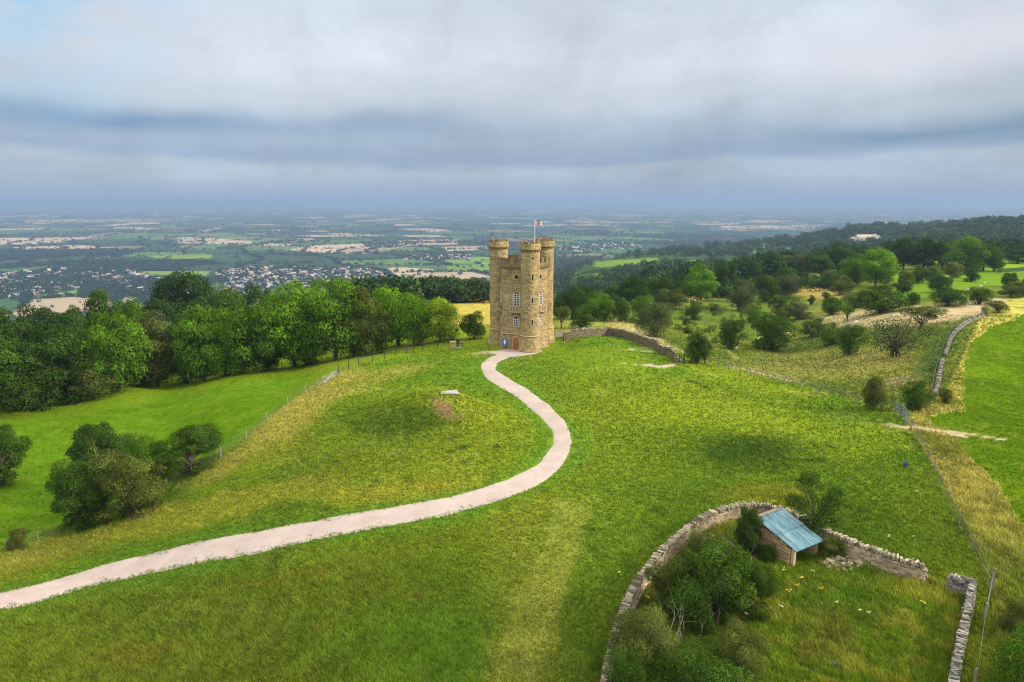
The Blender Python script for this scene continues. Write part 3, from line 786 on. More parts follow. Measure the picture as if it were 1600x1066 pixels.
# ================================================================ the tower
def build_tower():
    T = empty('castle_tower', (TWX, TWY, 0))
    tag(T, 'tall honey coloured stone folly tower with three round battlemented turrets', 'tower')
    dl = R(10.4)
    pos = lambda rad, ang: Vector((rad*math.sin(ang), -rad*math.cos(ang), 0))
    tur = [pos(5.0, dl), pos(5.0, dl+R(120)), pos(5.0, dl-R(120))]
    mid = [pos(4.45, dl+R(60)), pos(4.8, dl+R(180)), pos(5.1, dl-R(60))]
    hexv = [tur[0], mid[0], tur[1], mid[1], tur[2], mid[2]]
    # --- body
    mb = MB()
    for i in range(6):
        p, q = hexv[i], hexv[(i+1) % 6]; L = (q-p).length
        lv = [(-.4, 1.075), (2.55, 1.02), (2.7, 1.0), (15.2, 1.0)]
        for (z0, k0), (z1, k1) in zip(lv[:-1], lv[1:]):
            mb.face([(p.x*k0, p.y*k0, z0), (q.x*k0, q.y*k0, z0), (q.x*k1, q.y*k1, z1), (p.x*k1, p.y*k1, z1)], 0, [(0, z0), (L, z0), (L, z1), (0, z1)])
    mb.face([(p.x, p.y, 14.3) for p in hexv], 1)
    mb.build('wall', [M_stone, M_roof], T)
    # --- string course and parapet with corbels and merlons on each wall
    sc_ = MB()
    for i in range(6):
        p, q = hexv[i], hexv[(i+1) % 6]; d = q-p; ang = math.atan2(d.y, d.x); c = (p+q)/2
        nrm = Vector((d.y, -d.x, 0)).normalized()
        sc_.box((c.x+nrm.x*.06, c.y+nrm.y*.06, 2.86), (d.length, .26, .18), ang)
    sc_.build('string_course', M_dress, T)
    pp = MB()
    for i in range(6):
        p, q = hexv[i], hexv[(i+1) % 6]; d = q-p; L = d.length; ang = math.atan2(d.y, d.x); e = d.normalized(); nrm = Vector((d.y, -d.x, 0)).normalized()
        c = (p+q)/2 + nrm*.10
        pp.box((c.x, c.y, 15.22), (L, .5, .72), ang)
        n = int(L/.42)
        for j in range(n):
            r_ = p + e*(L*(j+.5)/n) + nrm*.22
            pp.box((r_.x, r_.y, 14.72), (.20, .26, .30), ang)
        for j in range(4):
            r_ = p + e*(L*(j+.5)/4) + nrm*.10
            if min((r_-t).length for t in tur) < 1.2: continue
            pp.box((r_.x, r_.y, 15.95), (L/4*.62, .46, .76), ang)
            pp.box((r_.x, r_.y, 16.37), (L/4*.62+.10, .54, .09), ang)
    pp.build('parapet', M_stone, T)
    # --- turrets
    for k, c in enumerate(tur):
        tb = MB()
        tb.lathe((c.x, c.y, 0), [(2.22, -.4), (2.12, 0), (1.82, 2.65), (1.66, 2.75), (1.66, 17.75), (1.70, 17.8)], 36)
        t_ = tb.build('turret', M_stone, T, smooth=False)
        sr = MB(); sr.lathe((c.x, c.y, 0), [(1.70, 2.76), (1.86, 2.80), (1.86, 2.94), (1.70, 3.0)], 36)
        sr.build('string_course', M_dress, t_)
        cr = MB()
        for j in range(26):
            a = 2*math.pi*j/26
            cr.box((c.x+1.71*math.cos(a), c.y+1.71*math.sin(a), 17.86), (.26, .2, .34), a)
        cr.lathe((c.x, c.y, 0), [(1.68, 18.02), (1.86, 18.06), (1.86, 19.08), (1.58, 19.08), (1.62, 18.3), (0.02, 18.45)], 36)
        for j in range(9):
            a = 2*math.pi*(j+.25*k)/9
            for s_ in range(4):
                aa = a+(s_-1.5)*.115
                cr.box((c.x+1.72*math.cos(aa), c.y+1.72*math.sin(aa), 19.25), (.275, .21, .38), aa)
            aa = a
        cr.build('battlement', M_stone, t_)
        # openings, facing outward from the tower
        for (za, h, w, rnd) in ((16.6, .44, .44, 1), (13.3, 1.05, .30, 0), (9.3, .95, .30, 0), (5.4, .95, .30, 0)):
            for off in ((dl+R(120)*(0, 1, -1)[k]),):
                aa = -math.pi/2 + off + R(2.5)
                ow = MB(); M_ = Matrix.Translation((c.x, c.y, za)) @ Matrix.Rotation(aa, 4, 'Z')
                if rnd:
                    ring = [M_ @ Vector((1.672, .22*math.cos(x), .22*math.sin(x))) for x in [2*math.pi*j/12 for j in range(12)]]
                    ow.face(ring, 0)
                    for j in range(12):
                        x0, x1 = 2*math.pi*j/12, 2*math.pi*(j+1)/12
                        f_ = lambda r, x, d_: M_ @ Vector((d_, r*math.cos(x), r*math.sin(x)))
                        ow.face([f_(.22, x0, 1.70), f_(.22, x1, 1.70), f_(.33, x1, 1.70), f_(.33, x0, 1.70)], 1)
                        ow.face([f_(.22, x0, 1.66), f_(.22, x1, 1.66), f_(.22, x1, 1.70), f_(.22, x0, 1.70)], 1)
                else:
                    ow.box((1.655, 0, 0), (.06, w, h), 0, 0, M=M_)
                    for s_ in (-1, 1): ow.box((1.66, s_*(w/2+.09), 0), (.12, .17, h+.1), 0, 1, M=M_)
                    ow.box((1.66, 0, h/2+.13), (.12, w+.5, .2), 0, 1, M=M_); ow.box((1.67, 0, -h/2-.12), (.16, w+.5, .16), 0, 1, M=M_)
                ow.build('slit_window' if not rnd else 'round_window', [M_dark, M_dress], t_)
    # --- wall openings
    def arch(w, h, n=10):
        r = w/2; return [(-r, 0), (r, 0)] + [(r*math.cos(math.pi*j/n), h-r+r*math.sin(math.pi*j/n)) for j in range(n+1)]
    def opening(name, M_, w, h, infill, label=None, parent=T):
        """arched stone surround, white frame with bars, recessed pane"""
        o = MB(); A0, A1 = arch(w, h), arch(w+.34, h+.17); n = len(A0)
        for j in range(1, n):
            a, b = A0[j], A0[(j+1) % n]; c, d = A1[j], A1[(j+1) % n]
            f_ = lambda p, y: M_ @ Vector((p[0], y, p[1]))
            o.face([f_(a, -.06), f_(b, -.06), f_(d, -.06), f_(c, -.06)], 0)
            o.face([f_(c, -.06), f_(d, -.06), f_(d, .02), f_(c, .02)], 0); o.face([f_(a, -.06), f_(a, .02), f_(b, .02), f_(b, -.06)], 0)
        surround = o.build(name+'_surround', M_dress, parent)
        if infill == 'door':
            d_ = MB(); f2 = [M_ @ Vector((x, -.03, z)) for x, z in A0]; d_.face(f2, 0)
            for j in range(6): d_.box((-w/2+w*(j+.5)/6, -.045, h*.43), (w/6-.03, .02, h*.84), 0, 0, M=M_)
            dd = d_.build('door', M_door, parent)
            hd = MB(); hd.tube([M_ @ Vector((w*.3, -.07, 1.0)), M_ @ Vector((w*.3, -.11, 1.08)), M_ @ Vector((w*.3, -.07, 1.18))], .03); hd.build('handle', M_dark, dd)
            return
        fr = MB(); A2 = arch(w-.14, h-.07)
        for j in range(n):
            a, b = A0[j], A0[(j+1) % n]; c, d = A2[j], A2[(j+1) % n]; dz = .07
            f_ = lambda p, y, q: M_ @ Vector((p[0], y, p[1]+(dz if q else 0)))
            fr.face([f_(a, -.045, 0), f_(b, -.045, 0), f_(d, -.045, 1), f_(c, -.045, 1)], 0)
        nb = 3 if w > 1.2 else 2
        for j in range(1, nb+1):
            x = -w/2+w*j/(nb+1); fr.box((x, -.042, (h-.1)/2), (.06, .03, h-.14 if abs(x) < .1 else h-w*.35), 0, 0, M=M_)
        zc = 0.42
        while zc < h-w*.3:
            fr.box((0, -.038, zc), (w-.1, .03, .055), 0, 0, M=M_); zc += .40
        f = fr.build('window', M_white, parent)
        g = MB(); g.face([M_ @ Vector((x, -.02, z)) for x, z in A0], 0); g.build('pane', M_glass, f)
    def balcony(M_, w):
        b = MB()
        b.box((0, -.45, 0), (w, .9, .16), 0, 0, M=M_)
        b.box((0, -.84, .98), (w, .14, .14), 0, 0, M=M_)
        for s_ in (-1, 1):
            b.box((s_*(w/2-.09), -.82, .5), (.18, .18, .96), 0, 0, M=M_); b.box((s_*(w/2-.07), -.42, .98), (.13, .78, .13), 0, 0, M=M_)
            for j in range(2): b.box((s_*(w/2-.07), -.25-.3*j, .5), (.10, .10, .84), 0, 0, M=M_)
        n = 7
        for j in range(1, n): b.box((-w/2+w*j/n, -.84, .5), (.11, .10, .84), 0, 0, M=M_)
        for s_ in (-.38, -.12, .12, .38):
            b.box((s_*w, -.28, -.20), (.17, .55, .24), 0, 0, M=M_); b.box((s_*w, -.16, -.42), (.15, .30, .22), 0, 0, M=M_)
        b.build('balcony', M_dress, T)
    for i in range(6):
        p, q = hexv[i], hexv[(i+1) % 6]
        d = q-p; ang = math.atan2(d.y, d.x); L = d.length
        # visible stretch between the turret's flank and the mid corner
        t = .56 if i % 2 == 0 else .44
        if i == 5: t = .50
        c = p + d*t; nrm = Vector((d.y, -d.x, 0)).normalized()
        if nrm.dot(c) < 0: nrm = -nrm
        M_ = Matrix.Translation((c.x, c.y, 0)) @ Matrix.Rotation(ang, 4, 'Z')
        sh = lambda z, off=0: M_ @ Matrix.Translation((off, 0, z))
        w_up = 1.22 if i == 5 else 1.1
        opening('window', sh(8.05), w_up, 2.4, 'win'); opening('window', sh(4.3), 1.0, 1.75, 'win'); balcony(sh(6.95), 2.15 if i == 5 else 1.8)
        ro = MB(); ring = [(.36*math.cos(2*math.pi*j/14), .36*math.sin(2*math.pi*j/14)) for j in range(14)]
        ro.face([sh(13.1) @ Vector((x, -.015, z)) for x, z in ring], 0)
        for j in range(14):
            a, b = ring[j], ring[(j+1) % 14]
            ro.face([sh(13.1) @ Vector((a[0], -.05, a[1])), sh(13.1) @ Vector((b[0], -.05, b[1])), sh(13.1) @ Vector((b[0]*1.4, -.05, b[1]*1.4)), sh(13.1) @ Vector((a[0]*1.4, -.05, a[1]*1.4))], 1)
        ro.build('round_window', [M_dark, M_dress], T)
        if i == 5:
            # the doorway sits in the battered base, in its own upright stone porch
            Md = M_ @ Matrix.Translation((0, -.40, -.12))
            pr = MB(); pr.box((0, -.17, 1.32), (2.1, .40, 2.95), 0, 0, M=M_); pr.build('porch', M_stone, T)
            opening('door', Md, 1.15, 2.55, 'door')
            Ms = M_ @ Matrix.Translation((-1.75, -.42, 0))
    # flagpole stands on the near turret
    fp = MB(); bx, by = tur[0].x+.75, tur[0].y-.35
    fp.tube([(0, 0, 18.3), (0, 0, 23.0)], [.055, .035], 8); fp.lathe((0, 0, 23.0), [(.0, -.02), (.08, .03), (.08, .09), (0, .14)], 8)
    F_ = empty('flagpole', (TWX+bx, TWY+by, 0)); tag(F_, 'white flagpole flying a red, white and blue flag above the near turret', 'flagpole')
    fp.build('pole', M_white, F_)
    # the flag, waving: crosses painted in the cloth's own colours
    n1_, n2_ = 40, 24; V = []; Fc = []; mi = []
    for i in range(n1_+1):
        for j in range(n2_+1):
            s_, t_ = i/n1_, j/n2_
            V.append((.05+1.28*s_*.93, .12*math.sin(s_*7)*s_, 22.15+.74*t_ + .05*math.sin(s_*6+1)*s_))
    for i in range(n1_):
        for j in range(n2_):
            b = i*(n2_+1)+j; Fc.append((b, b+n2_+1, b+n2_+2, b+1))
            x, y = ((i+.5)/n1_-.5)*2, ((j+.5)/n2_-.5)*1.0     # 2:1 space
            if abs(x) < .10 or abs(y) < .10: m = 1
            elif abs(x) < .17 or abs(y) < .17: m = 2
            else:
                d1 = abs(y-x/2)/1.118; d2_ = abs(y+x/2)/1.118; d = min(d1, d2_)
                m = 1 if d < .035 else 2 if d < .10 else 0
            mi.append(m)
    fl = mesh_np('flag', V, Fc, [simple('flag_blue', (.01, .02, .20), .8, .05), simple('flag_red', (.60, .01, .03), .8, .05), simple('flag_white', (.8, .8, .8), .8, .05)], F_, smooth=True, matidx=mi)
    return hexv
hexv = build_tower()

def wallsign():
    p, q = hexv[5], hexv[0]; d = (q-p); ang = math.atan2(d.y, d.x); c = p+d*.10
    M_ = Matrix.Translation((TWX+c.x, TWY+c.y, 0)) @ Matrix.Rotation(ang, 4, 'Z')
    s_ = MB()
    pts = [(-.42, .45), (.42, .45), (.5, 1.2), (.42, 1.75), (0, 1.95), (-.42, 1.75), (-.5, 1.2)]
    s_.face([M_ @ Vector((x, -.60, z+.2)) for x, z in pts]); s_.face([M_ @ Vector((x, -.54, z+.2)) for x, z in reversed(pts)])
    for a, b in zip(pts, pts[1:]+pts[:1]): s_.face([M_ @ Vector((a[0], -.60, a[1]+.2)), M_ @ Vector((a[0], -.54, a[1]+.2)), M_ @ Vector((b[0], -.54, b[1]+.2)), M_ @ Vector((b[0], -.60, b[1]+.2))])
    S = empty('wall_sign', (0, 0, 0)); tag(S, 'blue sign with a pale emblem beside the tower door', 'sign')
    s_.build('board', M_blue, S)
    e = MB(); ep = [(0, .65), (.22, 1.2), (0, 1.75), (-.22, 1.2)]
    e.face([M_ @ Vector((x, -.61, z+.2)) for x, z in ep]); e.build('emblem', M_white, S)
    b = MB(); b.tube([M_ @ Vector((0, -.57, -.1)), M_ @ Vector((0, -.57, .7))], .05); b.build('post', M_post, S)
wallsign()

# ================================================================ dry stone walls
def hit_top(u, v, h):
    a, s_ = float(aof(u, v)), float(slope(v)); p = hit(u, v); Y = p.y
    for _ in range(25):
        Y = .5*Y + .5*(HC-float(Hm(a*Y, Y))-h)/s_
    return Vector((a*Y, Y, float(Hm(a*Y, Y))))
def onground(pts): return [Vector((p.x, p.y, float(Hm(p.x, p.y)))) for p in pts]
def drywall(name, label, line, h=1.15, th=.55, sl=.32, sh=.115, mats=None, cope=.10, ruin=0.0, seed=1):
    rs = random.Random(seed); random.seed(seed); M1, M2 = mats or (M_wallst, M_cope)
    T = empty(name, tuple(line[0])); tag(T, label, 'wall'); o0 = line[0]
    pts = smooth_line(line, .25); pts = onground(pts)
    seg = [0]
    for p, q in zip(pts[:-1], pts[1:]): seg.append(seg[-1]+math.hypot(q.x-p.x, q.y-p.y))
    L = seg[-1]; xs = [p.x for p in pts]; ys = [p.y for p in pts]; zs = [p.z for p in pts]
    def at(s_):
        x, y, z = (float(np.interp(s_, seg, a)) for a in (xs, ys, zs)); e = .15
        dx = float(np.interp(s_+e, seg, xs)-np.interp(s_-e, seg, xs)); dy = float(np.interp(s_+e, seg, ys)-np.interp(s_-e, seg, ys))
        return x-o0.x, y-o0.y, z-o0.z, math.atan2(dy, dx)
    hh = lambda s_: h*(1-ruin*float(vn(s_, 3.3, 2.3, seed)))
    body = MB(); n = max(2, int(L/.5))
    for i in range(n):                                 # rubble core
        x, y, z, a = at(L*(i+.5)/n); H_ = hh(L*(i+.5)/n)
        body.box((x, y, z+(H_-.1)/2-.1), (L/n*1.05, th*.62, H_-.05), a, 0, .01)
    nc_ = int(h/sh)
    for c in range(nc_):
        zc = (c+.5)*sh
        for side in (-1, 1):
            s_ = rs.uniform(0, sl)
            while s_ < L:
                l = sl*rs.uniform(.45, 1.5); x, y, z, a = at(min(L, s_+l/2))
                if zc < hh(s_)-.02:
                    w = th*(.5-.10*c/nc_)
                    off = side*(w-.09+rs.uniform(-.025, .03))
                    body.box((x-math.sin(a)*off, y+math.cos(a)*off, z+zc+rs.uniform(-.01, .01)), (l*.96, .19, sh*rs.uniform(.8, 1.02)), a+rs.uniform(-.06, .06), 0, .012)
                s_ += l
    for e_, sg in ((0, 0), (L, 1)):                      # squared wall heads
        x, y, z, a = at(e_)
        for c in range(nc_): body.box((x, y, z+(c+.5)*sh), (.2*rs.uniform(.8, 1.2), th*.9, sh*.9), a, 0, .015)
    body.build('wall_face', M1, T)
    if cope:
        cp = MB(); s_ = 0
        while s_ < L:
            t = cope*rs.uniform(.6, 1.5); x, y, z, a = at(s_)
            if rs.random() > .03+ruin*.6:
                hc = .27*rs.uniform(.45, 1.35)
                M_ = Matrix.Translation((x, y, z+hh(s_)+hc*.40)) @ Matrix.Rotation(a+rs.gauss(0, .16+.5*ruin+(.25 if M2 is M_wallgrey else 0)), 4, 'Z') @ Matrix.Rotation(rs.uniform(-.2, .50), 4, 'Y') @ Matrix.Rotation(rs.gauss(0, .12), 4, 'X')
                cp.box((0, 0, 0), (t*.86, th*rs.uniform(.6, 1.15), hc), 0, 0, .02, M=M_)
            s_ += t
        cp.build('coping', M2, T)
    return T
fold_top = [(943, 1110), (949, 1050), (960, 1000), (976, 950), (996, 908), (1024, 871), (1056, 840), (1090, 813), (1126, 796), (1165, 788), (1200, 790), (1240, 801), (1285, 826), (1330, 845), (1388, 867), (1445, 884)]
fold_line = [hit_top(u, v, 1.25) for u, v in fold_top]
drywall('drystone_wall', 'long curved drystone wall with upright coping round the open-fronted shelter', fold_line, 1.12, .55, .32, .115, seed=3)
wl2 = [hit_top(u, v, 1.2) for u, v in [(1484, 898), (1503, 902), (1520, 907), (1517, 925), (1510, 960), (1500, 1005), (1492, 1055), (1486, 1110)]]
wl2 = onground(wl2)
drywall('drystone_wall', 'short straight grey drystone wall beside the tall fence post', wl2, 1.0, .46, .3, .11, (M_wallgrey, M_wallgrey), seed=5)
wl3 = [hit(u, v) for u, v in [(884, 524), (905, 522), (930, 521), (955, 521), (985, 526), (1010, 534), (1035, 545), (1054, 556)]]
for p_ in wl3: pass
drywall('drystone_wall', 'dark drystone wall curving away behind the green crest beside the tower', [hit_top(u, v, 1.7) for u, v in [(881, 519), (905, 513.5), (930, 512), (955, 512), (985, 518), (1010, 527), (1035, 540), (1056, 551)]], 1.5, .5, .5, .17, (M_wallshade, M_cope), cope=.22, seed=7)
drywall('drystone_wall', 'broken pale drystone wall beside the hollow track, near stretch', [hit_top(u, v, .8) for u, v in [(1462, 612), (1467, 590), (1470, 572), (1473, 560)]], .75, .5, .4, .15, (M_wallgrey, M_wallgrey), cope=.2, ruin=.5, seed=8)
drywall('drystone_wall', 'broken pale drystone wall beside the hollow track, far stretch by the bright field', [hit_top(u, v, .8) for u, v in [(1477, 550), (1482, 537), (1488, 522), (1500, 508), (1522, 495), (1545, 486)]], .7, .5, .4, .16, (M_wallgrey, M_wallgrey), cope=.22, ruin=.6, seed=9)

# ================================================================ the sheepfold shelter
def build_shed():
    P1 = hit(1237, 886); e1 = Vector((.85, .527, 0)); e2 = Vector((-.527, .85, 0)); g = P1.z
    T = empty('stone_shelter', tuple(P1)); tag(T, 'small stone animal shelter under a blue corrugated roof inside the curved wall', 'shelter')
    W, D, ze, zr = 2.75, 3.1, 1.40, 2.45
    q = lambda a, b, z: Vector((e1.x*a+e2.x*b, e1.y*a+e2.y*b, z))
    def stonewall(name, a, b, ztop0, ztop1, th=.36, out=1):
        m = MB(); rs = random.Random(4); L = (b-a).length; e = (b-a).normalized(); ang = math.atan2(e.y, e.x)
        zc = -.25; sh = .12
        m.face([a+Vector((0, 0, -.3)), b+Vector((0, 0, -.3)), b+Vector((0, 0, ztop1-.03)), a+Vector((0, 0, ztop0-.03))])
        nn = Vector((-e.y, e.x, 0))
        while zc < max(ztop0, ztop1):
            for sd_ in (-1, 1):
                s_ = rs.uniform(0, .1)
                while s_ < L:
                    l = min(rs.uniform(.16, .42), L-s_+.02)
                    zt = ztop0+(ztop1-ztop0)*(s_+l/2)/L
                    if zc+sh/2 < zt and l > .04:
                        p = a+e*(s_+l/2)+nn*sd_*(th/2-.09+rs.uniform(-.015, .015)); m.box((p.x, p.y, zc), (l*.97, .18, sh*.95), ang, 0, .008)
                    s_ += l
            zc += sh
        m.build(name, M_shed, T)
    stonewall('side_wall', q(.18, .15, 0), q(.18, D, 0), ze-.02, zr-.05)
    stonewall('side_wall', q(W-.18, .15, 0), q(W-.18, D, 0), ze-.02, zr-.05)
    stonewall('rear_wall', q(0, D+.1, 0), q(W, D+.1, 0), zr-.1, zr-.1)
    for a in (.10, W-.10):
        p = MB(); c = q(a, .0, ze/2-.14); p.box(tuple(c), (.22, .22, ze+.25), math.atan2(e1.y, e1.x), 0, .008); p.build('pillar', M_timb, T)
    bm_ = MB(); c = q(W/2, 0, ze-.05); bm_.box(tuple(c), (W, .14, .14), math.atan2(e1.y, e1.x)); bm_.build('beam', M_post, T)
    # corrugated sheet
    V = []; Fc = []; nx = 150; a0, a1 = -.22, W+.22; b0, b1 = -.42, D+.08
    for j, (bb, zz_) in enumerate([(b0, ze+.02), ((b0+b1)/2, (ze+zr)/2+.04), (b1, zr+.06)]):
        for i in range(nx+1):
            a = a0+(a1-a0)*i/nx; V.append(q(a, bb, zz_+.042*math.sin(2*math.pi*a/.23)))
    off = len(V); V += [v-Vector((0, 0, .012)) for v in V]
    for j in range(2):
        for i in range(nx):
            b = j*(nx+1)+i; Fc.append((b, b+1, b+nx+2, b+nx+1)); Fc.append((off+b+nx+1, off+b+nx+2, off+b+1, off+b))
    rf_o = mesh_np('roof', [tuple(v) for v in V], Fc, M_sheet, T, smooth=True)
    lap = MB()
    for i in range(nx):
        f_ = lambda k_, b_: q(a0+(a1-a0)*k_/nx, b_, ze+.02+(b_-b0)*(zr+.04-ze)/(b1-b0)+.055+.042*math.sin(2*math.pi*(a0+(a1-a0)*k_/nx)/.23))
        lap.face([f_(i, 1.25), f_(i+1, 1.25), f_(i+1, 1.42), f_(i, 1.42)])
    lap.build('sheet_overlap', M_sheet, rf_o)
    # stone slates on the short rear slope
    sl = MB(); rs = random.Random(2)
    for r_ in range(5):
        for i in range(12):
            a = a0+(a1-a0)*(i+.5)/12; bb = b1+.02+.17*r_; z = zr+.02-.09*r_
            M_ = Matrix.Translation(q(a, bb, z)) @ Matrix.Rotation(math.atan2(e1.y, e1.x), 4, 'Z') @ Matrix.Rotation(-.42, 4, 'X')
            sl.box((0, 0, 0), ((a1-a0)/12*.97, .26, .035), 0, 0, .01, M=M_)
    sl.build('slate_verge', M_slate, T)
M_shed = simple('shelter_stone', (.40, .28, .15), .95, .35, 2.2, bump=.4, isl=.4)
M_slate = simple('stone_slate', (.30, .24, .18), .95, .35, 3, isl=.35)
def sheet_mat():
    m = bpy.data.materials.new('painted_corrugated_iron'); m.use_nodes = True; t = NT(m.node_tree); b = m.node_tree.nodes['Principled BSDF']
    c = t.n('ShaderNodeTexCoord').outputs['Object']; mp = t.n('ShaderNodeMapping'); mp.inputs['Rotation'].default_value = (0, 0, -.555); mp.inputs['Scale'].default_value = (1, 1, 1); t.link(c, mp.inputs[0])
    mp2 = t.n('ShaderNodeMapping'); mp2.inputs['Scale'].default_value = (5.0, .5, .5); t.link(mp.outputs[0], mp2.inputs[0]); n_ = t.noise(mp2.outputs[0], 1.0, 6, .7); n2_ = t.noise(c, 9, 4, .6)
    col = t.ramp(n_, [(.22, (.10, .065, .04, 1)), (.32, (.035, .09, .11, 1)), (.45, (.10, .22, .26, 1)), (.56, (.18, .31, .35, 1)), (.72, (.28, .40, .42, 1))])
    v2 = t.n('ShaderNodeVectorMath', operation='SCALE'); t.link(col, v2.inputs[0]); t.link(t.math('MULTIPLY_ADD', n2_, .5, .75), v2.inputs[3])
    t.link(v2.outputs[0], b.inputs['Base Color']); b.inputs['Roughness'].default_value = .45; b.inputs['Metallic'].default_value = .15
    return m
M_sheet = sheet_mat()
build_shed()

def rubble(name, label, u, v, n, rad, hgt, size, mat, seed):
    random.seed(seed); p = hit(u, v); m = MB()
    for i in range(n):
        a = random.uniform(0, 6.28); r_ = rad*math.sqrt(random.random()); x, y = r_*math.cos(a), r_*math.sin(a)*.8
        z = float(Hm(p.x+x, p.y+y))-p.z+hgt*max(0, 1-r_/rad)*random.random(); s_ = size*random.uniform(.5, 1.4)
        M_ = Matrix.Translation((x, y, z+.03)) @ Matrix.Rotation(random.uniform(0, 3), 4, 'Z') @ Matrix.Rotation(random.uniform(-.5, .5), 4, 'X')
        m.box((0, 0, 0), (s_*1.3, s_, s_*.5), 0, 0, s_*.12, M=M_)
    o = m.build(name, mat, None, loc=tuple(p)); tag(o, label, 'stones', kind='thing')
rubble('rubble_heap', 'heap of fallen pale stones on the grass right of the shelter', 1316, 879, 110, 1.5, .35, .2, M_wallst, 3)
rubble('rubble_heap', 'few grey stones showing in the rank grass near the bottom edge', 1308, 1038, 26, .55, .12, .15, M_wallgrey, 4)
rubble('rubble_heap', 'pale flat stones lying below the inner face of the curved wall', 1098, 838, 14, .8, .1, .32, M_wallst, 5)

# mound slab
p = Vector((m0.x-.2, m0.y, float(Hm(m0.x-.2, m0.y)))); m = MB()
m.box((0, 0, -.02), (2.3, 1.6, .20), .3, 0, .14); o = m.build('concrete_slab', M_slab, None, loc=tuple(p)); tag(o, 'pale flat slab capping the low grassy mound beside the path', 'slab')
o.rotation_euler = (R(-6), R(4), 0)

# ================================================================ fences and gates
def fence(name, label, line, ph, pr, mat, wires=(), wr=.010, square=False, rails=(), parent_mat_wire=None, lean=.05, group=None, wmat=None, close=True):
    T = empty(name, tuple(line[0])); tag(T, label, 'fence', group); o0 = line[0]; tops = []
    random.seed(int(line[0].x*100) % 1000)
    for p in line:
        m = MB(); hh_ = ph*random.uniform(.92, 1.08); lx, ly = random.uniform(-lean, lean), random.uniform(-lean, lean)
        if square: m.tube([(0, 0, -.2), (lx*hh_, ly*hh_, hh_)], [pr, pr*.95], 4)
        else: m.tube([(0, 0, -.2), (lx*hh_*.5, ly*hh_*.5, hh_*.5), (lx*hh_, ly*hh_, hh_)], [pr, pr*.97, pr*.9], 7)
        m.build('post', mat, T, loc=(p.x-o0.x, p.y-o0.y, p.z-o0.z))
    for kind, hs, r_, mt in (('wire', wires, wr, wmat or M_wire), ('rail', rails, .05, mat)):
        for h_ in hs:
            m = MB(); pts = []
            for a, b in zip(line[:-1], line[1:]):
                n = max(2, int((b-a).length/2.5))
                for i in range(n):
                    c = a.lerp(b, i/n); pts.append((c.x-o0.x, c.y-o0.y, (float(Hm(c.x, c.y))*.6+c.z*.4)-o0.z+h_*ph))
            c = line[-1]; pts.append((c.x-o0.x, c.y-o0.y, c.z-o0.z+h_*ph))
            m.tube(pts, r_, 4); m.build(kind, mt, T)
    return T
hp = lambda L: [hit(u, v) for u, v in L]
fence('wire_fence', 'wire fence with thin pale posts running down between straw grass and green field', hp([(346, 715), (385, 686), (418, 659), (450, 634), (477, 614), (497, 605), (505, 601)]), 1.25, .045, M_postp, (.15, .35, .55, .75, .95), .010)
fence('wire_fence', 'wire fence by the dark hawthorn clump, falling away from the pale leaning post', hp([(344, 717), (300, 742), (262, 764), (222, 788), (180, 806), (120, 828), (60, 848), (10, 862)]), 1.2, .05, M_post, (.2, .4, .6, .8, .97), .011)
fence('wire_fence', 'line of upright dark posts climbing the skyline towards the tower', hp([(529, 584), (545, 577.5), (561, 572), (582, 566), (601, 561), (618, 556.5), (635, 553), (646, 551), (661, 548.5), (684, 544.5), (708, 540), (733, 536.5), (752, 533)]), 1.7, .075, M_postd, (.3, .6, .9), .010)
fence('wire_fence', 'fence of pale posts along the foot of the trees beside the tower', hp([(612, 541), (636, 536), (657, 533), (676, 529.5), (695, 528), (715, 527.5), (737, 528), (758, 529)]), 1.5, .08, M_postp, (.4, .8), .010)
fence('wire_fence', 'old wire fence in the shadow along the foot of the long tree belt', hp([(8, 641), (40, 636), (72, 629), (103, 624), (134, 618), (165, 612), (197, 606), (230, 602), (262, 597), (295, 592), (330, 587), (365, 582), (400, 577), (440, 571), (480, 565), (520, 557), (560, 550), (600, 543)]), 1.25, .055, M_post, (.4, .85), .011)
fence('rail_fence', 'long low post and rail fence between the hilltop and the bushy hollow', hp([(1106, 569), (1122, 573), (1138, 577), (1155, 582), (1172, 587), (1190, 592), (1206, 596), (1218, 600), (1232, 604), (1250, 607), (1268, 612), (1278, 614), (1295, 618), (1315, 624), (1335, 630), (1355, 635), (1376, 640), (1398, 647)]), 1.15, .06, M_post, (.3, .55), .010, rails=(.92,))
fence('wire_fence', 'wire fence half hidden in the straw verge beside the bright green field', hp([(1424, 672), (1431, 687), (1440, 703), (1449, 719), (1458, 739), (1467, 761), (1480, 790), (1498, 826), (1518, 862), (1546, 924)]), 1.3, .045, M_post, (.3, .6, .95), .010)
fence('wire_fence', 'tall grey corner post with wires running down past the short straight wall', hp([(1548, 924), (1536, 985), (1521, 1090)]), 1.65, .085, M_post, (.3, .55, .8, .95), .009)
fence('wire_fence', 'thin fence beside the broken wall along the hollow track', hp([(1455, 615), (1460, 590), (1466, 565), (1474, 545), (1482, 528), (1490, 512), (1508, 500)]), 1.3, .05, M_post, (.4, .9), .010)

